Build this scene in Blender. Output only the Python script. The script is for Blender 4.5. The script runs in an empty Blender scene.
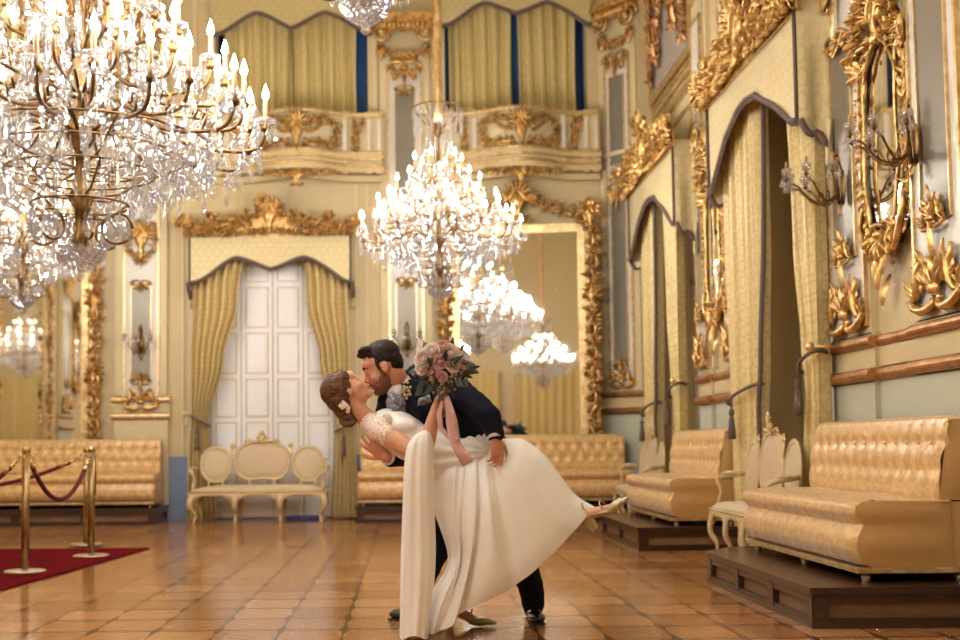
import bpy, math, random
from mathutils import Vector, Matrix, Euler, noise as mnoise
S = bpy.context.scene
COL = S.collection
PI = math.pi
R = math.radians

# ------------------------------------------------------------------ mesh builder
class MB:
    def __init__(s):
        s.v = []; s.f = []; s.sm = []; s.mi = []
    def add(s, vs, fs, smooth=True, mi=0):
        o = len(s.v)
        s.v.extend(tuple(p) for p in vs)
        for q in fs:
            s.f.append(tuple(i + o for i in q)); s.sm.append(smooth); s.mi.append(mi)
        return s
    def box(s, x0, x1, y0, y1, z0, z1, mi=0, b=0.0):
        if b <= 0:
            vs = [(x, y, z) for x in (x0, x1) for y in (y0, y1) for z in (z0, z1)]
            fs = [(0, 1, 3, 2), (4, 6, 7, 5), (0, 4, 5, 1), (2, 3, 7, 6), (0, 2, 6, 4), (1, 5, 7, 3)]
            return s.add(vs, fs, False, mi)
        import bmesh
        bm = bmesh.new()
        bmesh.ops.create_cube(bm, size=1.0)
        for v in bm.verts:
            v.co = Vector(((x0 + x1) / 2 + v.co.x * (x1 - x0), (y0 + y1) / 2 + v.co.y * (y1 - y0), (z0 + z1) / 2 + v.co.z * (z1 - z0)))
        bmesh.ops.bevel(bm, geom=bm.edges[:], offset=b, segments=2, affect='EDGES', profile=.6)
        bm.verts.index_update()
        s.add([v.co.copy() for v in bm.verts], [[v.index for v in f.verts] for f in bm.faces], False, mi)
        bm.free()
        return s
    def tube(s, pts, r, n=8, cap=True, closed=False, mi=0, flat=1.0, up=None):
        pts = [Vector(p) for p in pts]
        m = len(pts)
        rs = r if isinstance(r, (list, tuple)) else [r] * m
        vs = []; fs = []
        prev = Vector(up) if up else None
        for i, p in enumerate(pts):
            if closed: t = pts[(i + 1) % m] - pts[i - 1]
            else: t = pts[min(i + 1, m - 1)] - pts[max(i - 1, 0)]
            if t.length < 1e-9: t = Vector((0, 0, 1))
            t.normalize()
            if prev is None:
                a = Vector((0, 0, 1)) if abs(t.z) < .9 else Vector((1, 0, 0))
            else: a = prev
            x = a - t * a.dot(t)
            if x.length < 1e-6: x = t.orthogonal()
            x.normalize(); y = t.cross(x); prev = x
            for k in range(n):
                an = 2 * PI * k / n
                vs.append(p + x * (rs[i] * math.cos(an)) * flat + y * (rs[i] * math.sin(an)))
        lim = m if closed else m - 1
        for i in range(lim):
            j = (i + 1) % m
            for k in range(n):
                l = (k + 1) % n
                fs.append((i * n + k, i * n + l, j * n + l, j * n + k))
        if cap and not closed:
            fs.append(tuple(range(n - 1, -1, -1))); fs.append(tuple((m - 1) * n + k for k in range(n)))
        return s.add(vs, fs, True, mi)
    def lathe(s, prof, n=16, c=(0, 0, 0), mi=0, smooth=True, sx=1.0, sy=1.0):
        vs = []; fs = []
        for (r, z) in prof:
            for k in range(n):
                a = 2 * PI * k / n
                vs.append((c[0] + r * sx * math.cos(a), c[1] + r * sy * math.sin(a), c[2] + z))
        for i in range(len(prof) - 1):
            for k in range(n):
                l = (k + 1) % n
                fs.append((i * n + k, i * n + l, (i + 1) * n + l, (i + 1) * n + k))
        if prof[0][0] > 1e-5: fs.append(tuple(range(n - 1, -1, -1)))
        if prof[-1][0] > 1e-5: fs.append(tuple((len(prof) - 1) * n + k for k in range(n)))
        return s.add(vs, fs, smooth, mi)
    def ball(s, c, r, n=10, m=6, mi=0, rot=None, smooth=True):
        if not isinstance(r, (tuple, list)): r = (r, r, r)
        c = Vector(c); vs = []; fs = []
        for i in range(m + 1):
            t = PI * i / m
            for k in range(n):
                a = 2 * PI * k / n
                p = Vector((r[0] * math.sin(t) * math.cos(a), r[1] * math.sin(t) * math.sin(a), r[2] * math.cos(t)))
                if rot is not None: p = rot @ p
                vs.append(c + p)
        for i in range(m):
            for k in range(n):
                l = (k + 1) % n
                fs.append((i * n + k, (i + 1) * n + k, (i + 1) * n + l, i * n + l))
        return s.add(vs, fs, smooth, mi)
    def grid(s, fn, nu, nv, cu=False, cv=False, mi=0, smooth=True):
        vs = [fn(i / (nu if cu else nu - 1), j / (nv if cv else nv - 1)) for j in range(nv) for i in range(nu)]
        fs = []
        for j in range(nv if cv else nv - 1):
            for i in range(nu if cu else nu - 1):
                a, b = i, (i + 1) % nu; c, d = j, (j + 1) % nv
                fs.append((c * nu + a, c * nu + b, d * nu + b, d * nu + a))
        return s.add(vs, fs, smooth, mi)
    def prism(s, poly, d0, d1, axis='y', mi=0, smooth=False):
        """polygon of (a,b) pairs extruded along axis between d0 and d1. axis y: (x,z); axis z: (x,y); axis x: (y,z)"""
        n = len(poly)
        def P(a, b, d): return (a, d, b) if axis == 'y' else ((a, b, d) if axis == 'z' else (d, a, b))
        vs = [P(a, b, d0) for a, b in poly] + [P(a, b, d1) for a, b in poly]
        fs = [(i, (i + 1) % n, n + (i + 1) % n, n + i) for i in range(n)]
        s.add(vs, fs, smooth, mi)
        s.add([P(a, b, d0) for a, b in poly], [tuple(range(n - 1, -1, -1))], False, mi)
        s.add([P(a, b, d1) for a, b in poly], [tuple(range(n))], False, mi)
        return s
    def merge(s, o, M=None, mi=None):
        vs = [(M @ Vector(p)) for p in o.v] if M is not None else o.v
        off = len(s.v); s.v.extend(tuple(p) for p in vs)
        for q, sm, m_ in zip(o.f, o.sm, o.mi):
            s.f.append(tuple(i + off for i in q)); s.sm.append(sm); s.mi.append(m_ if mi is None else mi)
        return s
    def mesh(s, name):
        me = bpy.data.meshes.new(name)
        me.from_pydata(s.v, [], s.f)
        me.polygons.foreach_set('use_smooth', s.sm)
        me.polygons.foreach_set('material_index', s.mi)
        me.update()
        return me
    def build(s, name, mats, parent=None, fix=True):
        me = s.mesh(name)
        if fix:
            import bmesh
            bm = bmesh.new(); bm.from_mesh(me)
            bmesh.ops.recalc_face_normals(bm, faces=bm.faces[:]); bm.to_mesh(me); bm.free()
        for m in (mats if isinstance(mats, (list, tuple)) else [mats]): me.materials.append(m)
        o = bpy.data.objects.new(name, me); COL.objects.link(o)
        if parent is not None: o.parent = parent
        return o

def tag(o, label=None, cat=None, group=None, kind=None):
    if label: o['label'] = label
    if cat: o['category'] = cat
    if group: o['group'] = group
    if kind: o['kind'] = kind
    return o
def empty(name, loc=(0, 0, 0), rz=0.0, label=None, cat=None, group=None, kind=None):
    o = bpy.data.objects.new(name, None); COL.objects.link(o)
    o.location = loc; o.rotation_euler = (0, 0, rz); o.empty_display_size = .1
    return tag(o, label, cat, group, kind)
def dup(o, loc=None, rz=None, label=None, parent=None, group=None):
    c = o.copy(); COL.objects.link(c)
    if parent is not None: c.parent = parent
    if loc is not None: c.location = loc
    if rz is not None: c.rotation_euler = (0, 0, rz)
    if label: c['label'] = label
    if group: c['group'] = group
    for ch in list(o.children): dup(ch, parent=c)
    return c
def share(name, me, parent, loc=(0, 0, 0), rz=0.0, sc=None):
    o = bpy.data.objects.new(name, me); COL.objects.link(o); o.parent = parent; o.location = loc; o.rotation_euler = (0, 0, rz)
    if sc: o.scale = sc
    return o
def struct(mb, name, mats, parent=None):
    o = mb.build(name, mats, parent)
    if parent is None: o['kind'] = 'structure'
    return o

# ------------------------------------------------------------------ node materials
def srgb(r, g, b):
    def f(c):
        c /= 255.0
        return c / 12.92 if c <= .04045 else ((c + .055) / 1.055) ** 2.4
    return (f(r), f(g), f(b), 1.0)
class NT:
    def __init__(s, name):
        s.m = bpy.data.materials.new(name); s.m.use_nodes = True
        s.t = s.m.node_tree; s.n = s.t.nodes
        s.b = s.n['Principled BSDF']; s.out = s.n['Material Output']
    def new(s, typ, **kw):
        nd = s.n.new(typ)
        for k, v in kw.items(): setattr(nd, k, v)
        return nd
    def ln(s, a, b): s.t.links.new(a, b)
    def setin(s, sock, v):
        if hasattr(v, 'node'): s.ln(v, sock)
        else: sock.default_value = v
    def math(s, op, a, b=0.0, c=0.0, clamp=False):
        nd = s.new('ShaderNodeMath', operation=op); nd.use_clamp = clamp
        s.setin(nd.inputs[0], a); s.setin(nd.inputs[1], b); s.setin(nd.inputs[2], c)
        return nd.outputs[0]
    def coord(s, kind='Object'): return s.new('ShaderNodeTexCoord').outputs[kind]
    def mapping(s, v, scale=(1, 1, 1), rot=(0, 0, 0), loc=(0, 0, 0)):
        nd = s.new('ShaderNodeMapping'); s.ln(v, nd.inputs['Vector'])
        nd.inputs['Scale'].default_value = scale; nd.inputs['Rotation'].default_value = rot; nd.inputs['Location'].default_value = loc
        return nd.outputs[0]
    def noise(s, v, scale, detail=3, rough=.5, dist=0.0, out='Fac'):
        nd = s.new('ShaderNodeTexNoise'); s.ln(v, nd.inputs['Vector'])
        nd.inputs['Scale'].default_value = scale; nd.inputs['Detail'].default_value = detail
        nd.inputs['Roughness'].default_value = rough; nd.inputs['Distortion'].default_value = dist
        return nd.outputs[out]
    def ramp(s, f, stops, interp='LINEAR'):
        nd = s.new('ShaderNodeValToRGB'); s.ln(f, nd.inputs[0]); cr = nd.color_ramp; cr.interpolation = interp
        while len(cr.elements) < len(stops): cr.elements.new(.5)
        for e, (p, c) in zip(cr.elements, stops):
            e.position = p; e.color = c if len(c) == 4 else (*c, 1)
        return nd.outputs[0]
    def mix(s, f, a, b, typ='MIX'):
        nd = s.new('ShaderNodeMix', data_type='RGBA', blend_type=typ)
        s.setin(nd.inputs[0], f); s.setin(nd.inputs[6], a); s.setin(nd.inputs[7], b)
        return nd.outputs[2]
    def sep(s, v):
        nd = s.new('ShaderNodeSeparateXYZ'); s.ln(v, nd.inputs[0]); return nd.outputs
    def comb(s, x, y, z):
        nd = s.new('ShaderNodeCombineXYZ')
        for i, q in enumerate((x, y, z)): s.setin(nd.inputs[i], q)
        return nd.outputs[0]
    def bump(s, h, strength=.3, dist=.01):
        nd = s.new('ShaderNodeBump'); nd.inputs['Strength'].default_value = strength; nd.inputs['Distance'].default_value = dist
        s.ln(h, nd.inputs['Height']); s.ln(nd.outputs[0], s.b.inputs['Normal'])
    def p(s, **kw):
        for k, v in kw.items(): s.setin(s.b.inputs[k.replace('_', ' ')], v)
        return s
def simple(name, col, rough=.5, metal=0.0, var=.06, vscale=6.0, bump=0.0, bscale=60, **kw):
    t = NT(name); co = t.coord()
    c2 = tuple(min(1, max(0, x * (1 - var * 2))) for x in col[:3]) + (1,)
    f = t.noise(co, vscale, 4)
    t.p(Base_Color=t.mix(f, c2, col), Roughness=rough, Metallic=metal, **kw)
    if bump: t.bump(t.noise(co, bscale, 3), bump)
    return t.m

M = {}
M['wall'] = simple('cream_wall_paint', srgb(204, 184, 140), .55, var=.025, vscale=1.2)
M['wall_light'] = simple('pale_cream_paint', srgb(212, 196, 156), .5, var=.025, vscale=1.2)
M['panel_white'] = simple('white_panel_paint', srgb(218, 212, 202), .4, var=.02)
M['door_white'] = simple('white_door_paint', srgb(240, 240, 240), .4, var=.015)
M['dado'] = simple('pale_sage_dado_paint', srgb(188, 190, 170), .5, var=.03, vscale=1.5)
M['dado_blue'] = simple('blue_grey_dado', srgb(126, 143, 172), .55, var=.04)
M['blue'] = simple('blue_niche', srgb(52, 112, 178), .55, var=.05)  # one blue for the back and sides of the gallery niches
M['cream_gilt'] = simple('cream_painted_wood', srgb(214, 190, 142), .4, var=.05)
M['jamb'] = simple('tan_reveal_paint', srgb(206, 180, 128), .5, var=.04)
M['ceiling'] = simple('ceiling_plaster', srgb(225, 214, 186), .7, var=.02)
def gold_mat(name, c1, c2, rough=.32):
    t = NT(name); co = t.coord(); f = t.noise(co, 14, 4, .6)
    t.p(Base_Color=t.ramp(f, [(.3, c1), (.62, c2)]), Metallic=.88, Roughness=t.math('MULTIPLY_ADD', f, .3, rough - .12))
    t.bump(t.noise(co, 70, 3), .25, .004)
    return t.m
M['gold'] = gold_mat('carved_gilt', srgb(146, 106, 54), srgb(228, 190, 124), .36)
M['gold_pale'] = gold_mat('pale_gilt', srgb(200, 164, 104), srgb(238, 214, 164), .4)
M['bronze_rail'] = gold_mat('coppery_gilt_rail', srgb(150, 106, 66), srgb(194, 148, 98), .4)
M['brass_dark'] = gold_mat('aged_brass', srgb(78, 56, 30), srgb(146, 112, 66), .36)
M['brass_bright'] = gold_mat('bright_brass', srgb(190, 150, 84), srgb(240, 210, 150), .25)
def _mirror():
    t = NT('mirror_glass'); co = t.coord()
    t.p(Base_Color=t.mix(t.noise(co, 3, 2), (.86, .85, .80, 1), (.92, .91, .87, 1)), Metallic=1.0, Roughness=.02)
    return t.m
M['mirror'] = _mirror()
def _greymirror():
    t = NT('grey_mirror_glass'); co = t.coord()
    t.p(Base_Color=t.mix(t.noise(co, 2, 2), srgb(122, 116, 104), srgb(142, 136, 122)), Metallic=.25, Roughness=.4)
    return t.m
M['mirror_grey'] = _greymirror()
def _damask(name, base, dark, sheen, sc=9.0, rough=.45, contrast=1.0, coat=0.0):
    t = NT(name); co = t.coord(); x, y, z = t.sep(co)
    nx, ny, nz_ = t.sep(t.coord('Normal'))
    kx = t.math('GREATER_THAN', t.math('ABSOLUTE', nx), .72); kz = t.math('GREATER_THAN', t.math('ABSOLUTE', nz_), .72)
    u = t.math('ADD', t.math('MULTIPLY', y, kx), t.math('MULTIPLY', x, t.math('SUBTRACT', 1.0, kx)))
    w = t.math('ADD', t.math('MULTIPLY', y, kz), t.math('MULTIPLY', z, t.math('SUBTRACT', 1.0, kz)))
    nz = t.noise(t.comb(u, 0.0, w), sc * 2.6, 2)
    nz2 = t.math('MULTIPLY', t.math('SUBTRACT', nz, .5), 1.6)
    a = t.math('SINE', t.math('ADD', t.math('MULTIPLY', u, sc * 3.2), nz2))
    b = t.math('SINE', t.math('ADD', t.math('MULTIPLY', w, sc * 2.0), nz2))
    c = t.math('MULTIPLY', a, b)
    d = t.math('COSINE', t.math('MULTIPLY', c, 7.5))
    e = t.math('SINE', t.math('ADD', t.math('MULTIPLY', t.math('ADD', u, w), sc * 8), t.math('MULTIPLY', nz2, 3.0)))
    pat = t.math('ADD', t.math('MULTIPLY', d, .38), t.math('MULTIPLY', e, .14))
    pat = t.math('MULTIPLY_ADD', pat, contrast, .5, clamp=True)
    fine = t.noise(t.comb(t.math('MULTIPLY', u, 1.0), 0.0, t.math('MULTIPLY', w, .25)), 260, 2)
    col = t.mix(t.ramp(pat, [(.35, (0, 0, 0)), (.62, (1, 1, 1))]), dark, base)
    col = t.mix(t.math('MULTIPLY', fine, .25), col, sheen)
    t.p(Base_Color=col, Roughness=t.math('MULTIPLY_ADD', pat, -.16, rough + .1), Sheen_Weight=.25, Sheen_Roughness=.4)
    if coat: t.p(Coat_Weight=coat, Coat_Roughness=.35)
    t.b.inputs['Specular IOR Level'].default_value = .55
    t.bump(pat, .18, .004)
    return t.m
M['sofa'] = _damask('gold_damask_satin', srgb(218, 178, 118), srgb(196, 152, 92), srgb(240, 212, 158), 6.5, .32, 1.0, .15)
M['sofa_plain'] = simple('gold_satin', srgb(196, 154, 96), .38, 0, .05, 5, .05, 200, Sheen_Weight=.15)
M['curtain'] = _damask('yellow_damask_curtain', srgb(218, 196, 136), srgb(200, 176, 110), srgb(234, 218, 168), 11, .5, .8)
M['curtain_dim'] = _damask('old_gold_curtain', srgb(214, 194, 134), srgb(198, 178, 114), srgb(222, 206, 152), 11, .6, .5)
M['valance'] = _damask('yellow_damask_valance', srgb(216, 198, 148), srgb(204, 184, 130), srgb(228, 214, 174), 9, .5, .7)
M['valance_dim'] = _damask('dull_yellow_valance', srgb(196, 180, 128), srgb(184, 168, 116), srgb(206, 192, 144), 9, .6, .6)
M['fringe'] = simple('mauve_grey_fringe', srgb(118, 100, 92), .8, var=.25, vscale=90, bump=.5, bscale=160)
def _stripe(name):
    t = NT(name); co = t.coord(); x, y, z = t.sep(co)
    f = t.math('SINE', t.math('MULTIPLY', x, 210))
    col = t.mix(t.math('MULTIPLY_ADD', f, .5, .5, clamp=True), srgb(196, 174, 140), srgb(214, 192, 158))
    t.p(Base_Color=col, Roughness=.5, Sheen_Weight=.2)
    t.bump(t.noise(co, 120, 2), .1, .003)
    return t.m
M['stripe'] = _stripe('striped_taupe_upholstery')
def _wood(name, c1, c2, rough=.3, sc=8.0, axis=(1, 8, 8), coat=.3):
    t = NT(name); co = t.coord()
    f = t.noise(t.mapping(co, scale=axis), sc, 5, .6, .6)
    t.p(Base_Color=t.ramp(f, [(.3, c1), (.7, c2)]), Roughness=rough, Coat_Weight=coat, Coat_Roughness=.15)
    t.bump(f, .08, .004)
    return t.m
M['dark_wood'] = _wood('dark_walnut', srgb(36, 21, 14), srgb(68, 42, 28))
M['tan_panel'] = _wood('tan_plinth_panel', srgb(108, 80, 52), srgb(130, 100, 68), .55, coat=0)
def _floor():
    t = NT('parquet'); co = t.coord(); x, y, z = t.sep(co)
    T = .33
    u = t.math('DIVIDE', x, T); v = t.math('DIVIDE', y, T * 1.25)
    iu = t.math('FLOOR', u); iv = t.math('FLOOR', v)
    a = t.math('SUBTRACT', t.math('FRACT', u), .5); b = t.math('SUBTRACT', t.math('FRACT', v), .5)
    aa = t.math('ABSOLUTE', a); ab = t.math('ABSOLUTE', b)
    wn = t.new('ShaderNodeTexWhiteNoise', noise_dimensions='2D'); t.ln(t.comb(iu, iv, 0.0), wn.inputs['Vector'])
    rnd = wn.outputs['Value']
    tri = t.math('GREATER_THAN', aa, ab)
    gx = t.noise(t.mapping(co, scale=(2.2, 26, 1)), 3.0, 5, .62, .8)
    gy = t.noise(t.mapping(co, scale=(26, 2.2, 1)), 3.0, 5, .62, .8)
    g = t.mix(t.math('MULTIPLY', tri, .35), gx, gy)
    g1 = t.math('ADD', t.math('MULTIPLY', g, .75), t.math('MULTIPLY', rnd, .25))
    col = t.ramp(g1, [(.25, srgb(136, 88, 50)), (.5, srgb(176, 122, 76)), (.78, srgb(204, 152, 100))])
    # dark joints: the ones running down the room swell towards the tile corners, the cross ones bow like a lens
    wj = t.math('MULTIPLY_ADD', t.math('POWER', t.math('MULTIPLY', ab, 2.0), 2.0), .075, .012)
    j1 = t.math('LESS_THAN', t.math('SUBTRACT', .5, aa), wj)
    wob = t.math('MULTIPLY', t.math('COSINE', t.math('MULTIPLY', a, PI)), .05)
    j2 = t.math('LESS_THAN', t.math('ABSOLUTE', t.math('SUBTRACT', t.math('SUBTRACT', .5, ab), wob)), .026)
    jj = t.math('MAXIMUM', j1, t.math('MULTIPLY', j2, .8))
    col = t.mix(t.math('MULTIPLY', jj, .96), col, srgb(88, 52, 28))
    wear = t.noise(co, .9, 4)
    t.p(Base_Color=col, Roughness=t.math('MULTIPLY_ADD', wear, .10, .09), Coat_Weight=.0)
    t.b.inputs['Specular IOR Level'].default_value = .27
    hb = t.math('ADD', t.math('MULTIPLY', g, .3), t.math('MULTIPLY', jj, -.6))
    t.bump(t.math('ADD', hb, t.math('MULTIPLY', t.noise(co, 5, 2), .8)), .13, .006)
    return t.m
M['floor'] = _floor()
def _carpet():
    t = NT('red_carpet_pile'); co = t.coord(); f = t.noise(co, 220, 2)
    t.p(Base_Color=t.mix(f, srgb(84, 4, 12), srgb(112, 10, 20)), Roughness=.95, Specular_IOR_Level=.05)
    t.bump(f, .6, .006); return t.m
M['carpet'] = _carpet()
M['rope_red'] = simple('red_velvet_rope', srgb(104, 14, 26), .85, var=.15, vscale=60, bump=.3)
M['steel_brass'] = gold_mat('brushed_brass', srgb(140, 114, 74), srgb(178, 150, 104), .34)
M['base_steel'] = simple('satin_metal_base', srgb(196, 176, 150), .35, .8, var=.03)
def _crystal():
    t = NT('cut_crystal'); co = t.coord()
    tr = t.new('ShaderNodeBsdfTransparent'); tr.inputs[0].default_value = (.95, .96, .98, 1)
    gl = t.new('ShaderNodeBsdfGlossy'); gl.inputs['Roughness'].default_value = .06; gl.inputs['Color'].default_value = (1, .99, .97, 1)
    tl = t.new('ShaderNodeBsdfTranslucent'); tl.inputs[0].default_value = (.78, .80, .84, 1)
    df = t.new('ShaderNodeBsdfDiffuse'); df.inputs[0].default_value = (.78, .80, .84, 1)
    m0 = t.new('ShaderNodeMixShader'); m0.inputs[0].default_value = .45; t.ln(tl.outputs[0], m0.inputs[1]); t.ln(df.outputs[0], m0.inputs[2])
    m1 = t.new('ShaderNodeMixShader'); m1.inputs[0].default_value = .66; t.ln(m0.outputs[0], m1.inputs[1]); t.ln(gl.outputs[0], m1.inputs[2])
    f = t.math('MULTIPLY_ADD', t.noise(co, 25, 2), .30, .17)
    m2 = t.new('ShaderNodeMixShader'); t.ln(f, m2.inputs[0]); t.ln(tr.outputs[0], m2.inputs[1]); t.ln(m1.outputs[0], m2.inputs[2])
    t.ln(m2.outputs[0], t.out.inputs['Surface'])
    return t.m
M['crystal'] = _crystal()
M['wax'] = simple('ivory_candle_sleeve', srgb(186, 146, 98), .45, var=.02)
def _flame():
    t = NT('lit_bulb'); co = t.coord()
    t.p(Base_Color=(1, .9, .7, 1), Emission_Color=t.mix(t.noise(co, 9, 1), (1, .86, .62, 1), (1, .92, .76, 1)), Emission_Strength=110.0)
    t.m.cycles.emission_sampling = 'NONE'
    return t.m
M['flame'] = _flame()

# ------------------------------------------------------------------ camera (50 mm-ish lens, knee-high view down the ballroom)
F = 1168.0
PX, PY = 405.0, 377.0
PITCH = math.atan(70 / F); ROLL = .010
CAMH = .95
def cam_axes():
    r0 = Vector((1, 0, 0)); f = Vector((0, math.cos(PITCH), math.sin(PITCH))); u0 = r0.cross(f)
    r = r0 * math.cos(ROLL) - u0 * math.sin(ROLL); u = u0 * math.cos(ROLL) + r0 * math.sin(ROLL)
    return r, u, f
_r, _u, _f = cam_axes()
cd = bpy.data.cameras.new('camera'); cam = bpy.data.objects.new('camera', cd); COL.objects.link(cam)
cam.matrix_world = Matrix(((_r.x, _u.x, -_f.x, 0), (_r.y, _u.y, -_f.y, 0), (_r.z, _u.z, -_f.z, CAMH), (0, 0, 0, 1)))
cd.sensor_width = 36; cd.lens = F / 960 * 36
cd.shift_x = (480 - PX) / 960; cd.shift_y = (PY - 320) / 960
cd.clip_end = 100
cd.dof.use_dof = True; cd.dof.focus_distance = 6.1; cd.dof.aperture_fstop = 2.0
S.camera = cam
def ray(px, py): return _r * ((px - PX) / F) + _u * (-(py - PY) / F) + _f
def at(px, py, Y):
    d = ray(px, py); k = Y / d.y
    return Vector((d.x * k, Y, CAMH + d.z * k))
def atx(px, py, X):
    d = ray(px, py); k = X / d.x
    return Vector((X, d.y * k, CAMH + d.z * k))
# ------------------------------------------------------------------ carved rococo ornament (u across, z up, relief towards -y)
def curl_pts(p0, p1, kind='C', tight=2.2, n=30, hand=1, relief=.03):
    """a scroll from p0 to p1 whose ends wind up into volutes"""
    hd = 0.0; x = z = 0.0; pts = [(0, 0)]
    for i in range(n):
        s = (i + .5) / n; e = abs(2 * s - 1)
        k = (.5 + tight * 3.0 * e ** 3) * hand
        if kind == 'S' and s > .5: k = -k
        hd += k * (3.4 / n) * 1.0
        stp = (1.0 - .72 * e ** 1.5)
        x += math.cos(hd) * stp; z += math.sin(hd) * stp
        pts.append((x, z))
    a = Vector((pts[0][0], pts[0][1])); b = Vector((pts[-1][0], pts[-1][1])); c = b - a
    t = Vector((p1[0] - p0[0], p1[1] - p0[1]))
    sc = t.length / max(c.length, 1e-6); ang = math.atan2(t.y, t.x) - math.atan2(c.y, c.x)
    ca, sa = math.cos(ang) * sc, math.sin(ang) * sc
    out = []
    for i, (px_, pz_) in enumerate(pts):
        dx, dz = px_ - a.x, pz_ - a.y; s = i / n
        out.append((p0[0] + dx * ca - dz * sa, -relief * (.45 + .55 * math.sin(PI * s)), p0[1] + dx * sa + dz * ca))
    return out
def scroll(mb, p0, p1, w, kind='C', hand=1, tight=2.2, relief=.03):
    pts = curl_pts(p0, p1, kind, tight, 26, hand, relief)
    n = len(pts)
    mb.tube(pts, [w * (.38 + .62 * max(0, math.sin(PI * i / (n - 1))) ** .8) for i in range(n)], 6, flat=1.0)
    for q in (pts[0], pts[-1]): mb.ball(q, w * .75, 7, 5)
def leaf(mb, p, ang, ln, wd, relief=.03, curl=.6, lobes=3, bend=0.0):
    """an acanthus leaf: ridged, lobed, tip rolled outward"""
    nv = 9
    def fn(u, v):
        s = v; side = u * 2 - 1
        wv = wd * (max(0, math.sin(PI * min(1, s * .92 + .08))) ** .65) * (1 + .22 * math.sin(lobes * 2 * PI * s)) * (1 - .35 * s)
        a = ang + bend * s
        cx, cz = math.cos(a), math.sin(a)
        x = ln * s; y = side * wv * .5
        h = relief * (.35 + math.sin(PI * s * .9) * .75) * (1 - .45 * side * side) + relief * curl * s * s
        return (p[0] + cx * x - cz * y, -h - .002, p[1] + cz * x + cx * y)
    mb.grid(fn, 5, nv)
def rosette(mb, c, r, relief=.03, petals=6):
    for i in range(petals): leaf(mb, c, 2 * PI * i / petals, r, r * .75, relief * .7, .2, 1)
    mb.ball((c[0], -relief * .8, c[1]), r * .32, 8, 6)
def spray(mb, p, ang, ln, relief=.03, n=5, spread=1.5, wd=.42, rng=random):
    for i in range(n):
        a = ang + spread * (i / (n - 1) - .5) if n > 1 else ang
        k = 1 - .35 * abs(2 * i / max(1, n - 1) - 1)
        leaf(mb, p, a, ln * k, ln * wd * k, relief * (1.1 - .2 * abs(2 * i / max(1, n - 1) - 1)), .7, 2, rng.uniform(-.4, .4))
def along(pts, closed=False):
    P = [Vector(p) for p in pts]
    if closed: P = P + [P[0]]
    L = [0.0]
    for i in range(1, len(P)): L.append(L[-1] + (P[i] - P[i - 1]).length)
    def ev(s):
        d = s * L[-1]
        for i in range(1, len(P)):
            if d <= L[i] + 1e-9:
                k = (d - L[i - 1]) / max(1e-9, L[i] - L[i - 1]); return P[i - 1].lerp(P[i], k), (P[i] - P[i - 1]).normalized()
        return P[-1], (P[-1] - P[-2]).normalized()
    return ev, L[-1]
def rococo_run(mb, pts, size, seed=1, closed=False, relief=.04, out=1, dens=1.0, leaves=True):
    """a carved border: C and S scrolls head to tail along a path with leaf sprays breaking outward"""
    rng = random.Random(seed); ev, L = along(pts, closed)
    size *= .85
    n = max(2, int(L / (size * .95) * dens))
    for i in range(n):
        a, ta = ev(i / n); b, tb = ev(min(1, (i + 1) / n))
        nrm = Vector((-ta.y, ta.x)) * out
        off = nrm * size * rng.uniform(-.06, .16)
        scroll(mb, a + off, b + off, size * rng.uniform(.075, .12), 'C' if i % 2 else 'S', rng.choice((1, -1)) if i % 2 == 0 else -out, rng.uniform(1.7, 2.6), relief * rng.uniform(.9, 1.3))
        if leaves:
            m, tm = ev((i + .5) / n); nm = Vector((-tm.y, tm.x)) * out
            an = math.atan2(nm.y, nm.x)
            spray(mb, m + nm * size * .1, an + rng.uniform(-.6, .6), size * rng.uniform(.5, .85), relief * 1.1, 4, 1.5, .34, rng)
            scroll(mb, m - nm * size * .3, b + nm * size * .35, size * .06, 'C', rng.choice((1, -1)), 2.4, relief * 1.2)
            spray(mb, m - nm * size * .05, an + PI + rng.uniform(-.6, .6), size * rng.uniform(.35, .55), relief * .8, 3, 1.4, .36, rng)
            leaf(mb, a, math.atan2(ta.y, ta.x) + rng.uniform(-.5, .5), size * .8, size * .26, relief * 1.4, .8, 3, rng.uniform(-.9, .9))
            if rng.random() < .5: rosette(mb, b + nm * size * .05, size * .2, relief * 1.5, 5)
def cartouche(mb, c, w, h, relief=.05, seed=1):
    """a shell in a scrolled surround"""
    rng = random.Random(seed)
    cx, cz = c
    for sgn in (-1, 1):
        scroll(mb, (cx + sgn * w * .12, cz - h * .48), (cx + sgn * w * .34, cz + h * .08), w * .06, 'C', -sgn, 2.0, relief)
        scroll(mb, (cx + sgn * w * .34, cz + h * .04), (cx + sgn * w * .1, cz + h * .46), w * .055, 'C', -sgn, 2.2, relief * 1.1)
        spray(mb, (cx + sgn * w * .3, cz), 0 if sgn > 0 else PI, w * .24, relief, 4, 2.0, .5, rng)
        spray(mb, (cx + sgn * w * .18, cz - h * .36), (-.9 if sgn > 0 else PI + .9), w * .22, relief, 3, 1.4, .5, rng)
    mb.ball((cx, -relief * .5, cz), (w * .2, relief * .9, h * .26), 14, 8)
    for i in range(7):
        a = PI * (.12 + .76 * i / 6)
        leaf(mb, (cx, cz + h * .12), a, h * .42, w * .13, relief * 1.2, .9, 1)
    leaf(mb, (cx, cz - h * .2), -PI / 2, h * .38, w * .2, relief, .7, 3)
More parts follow.
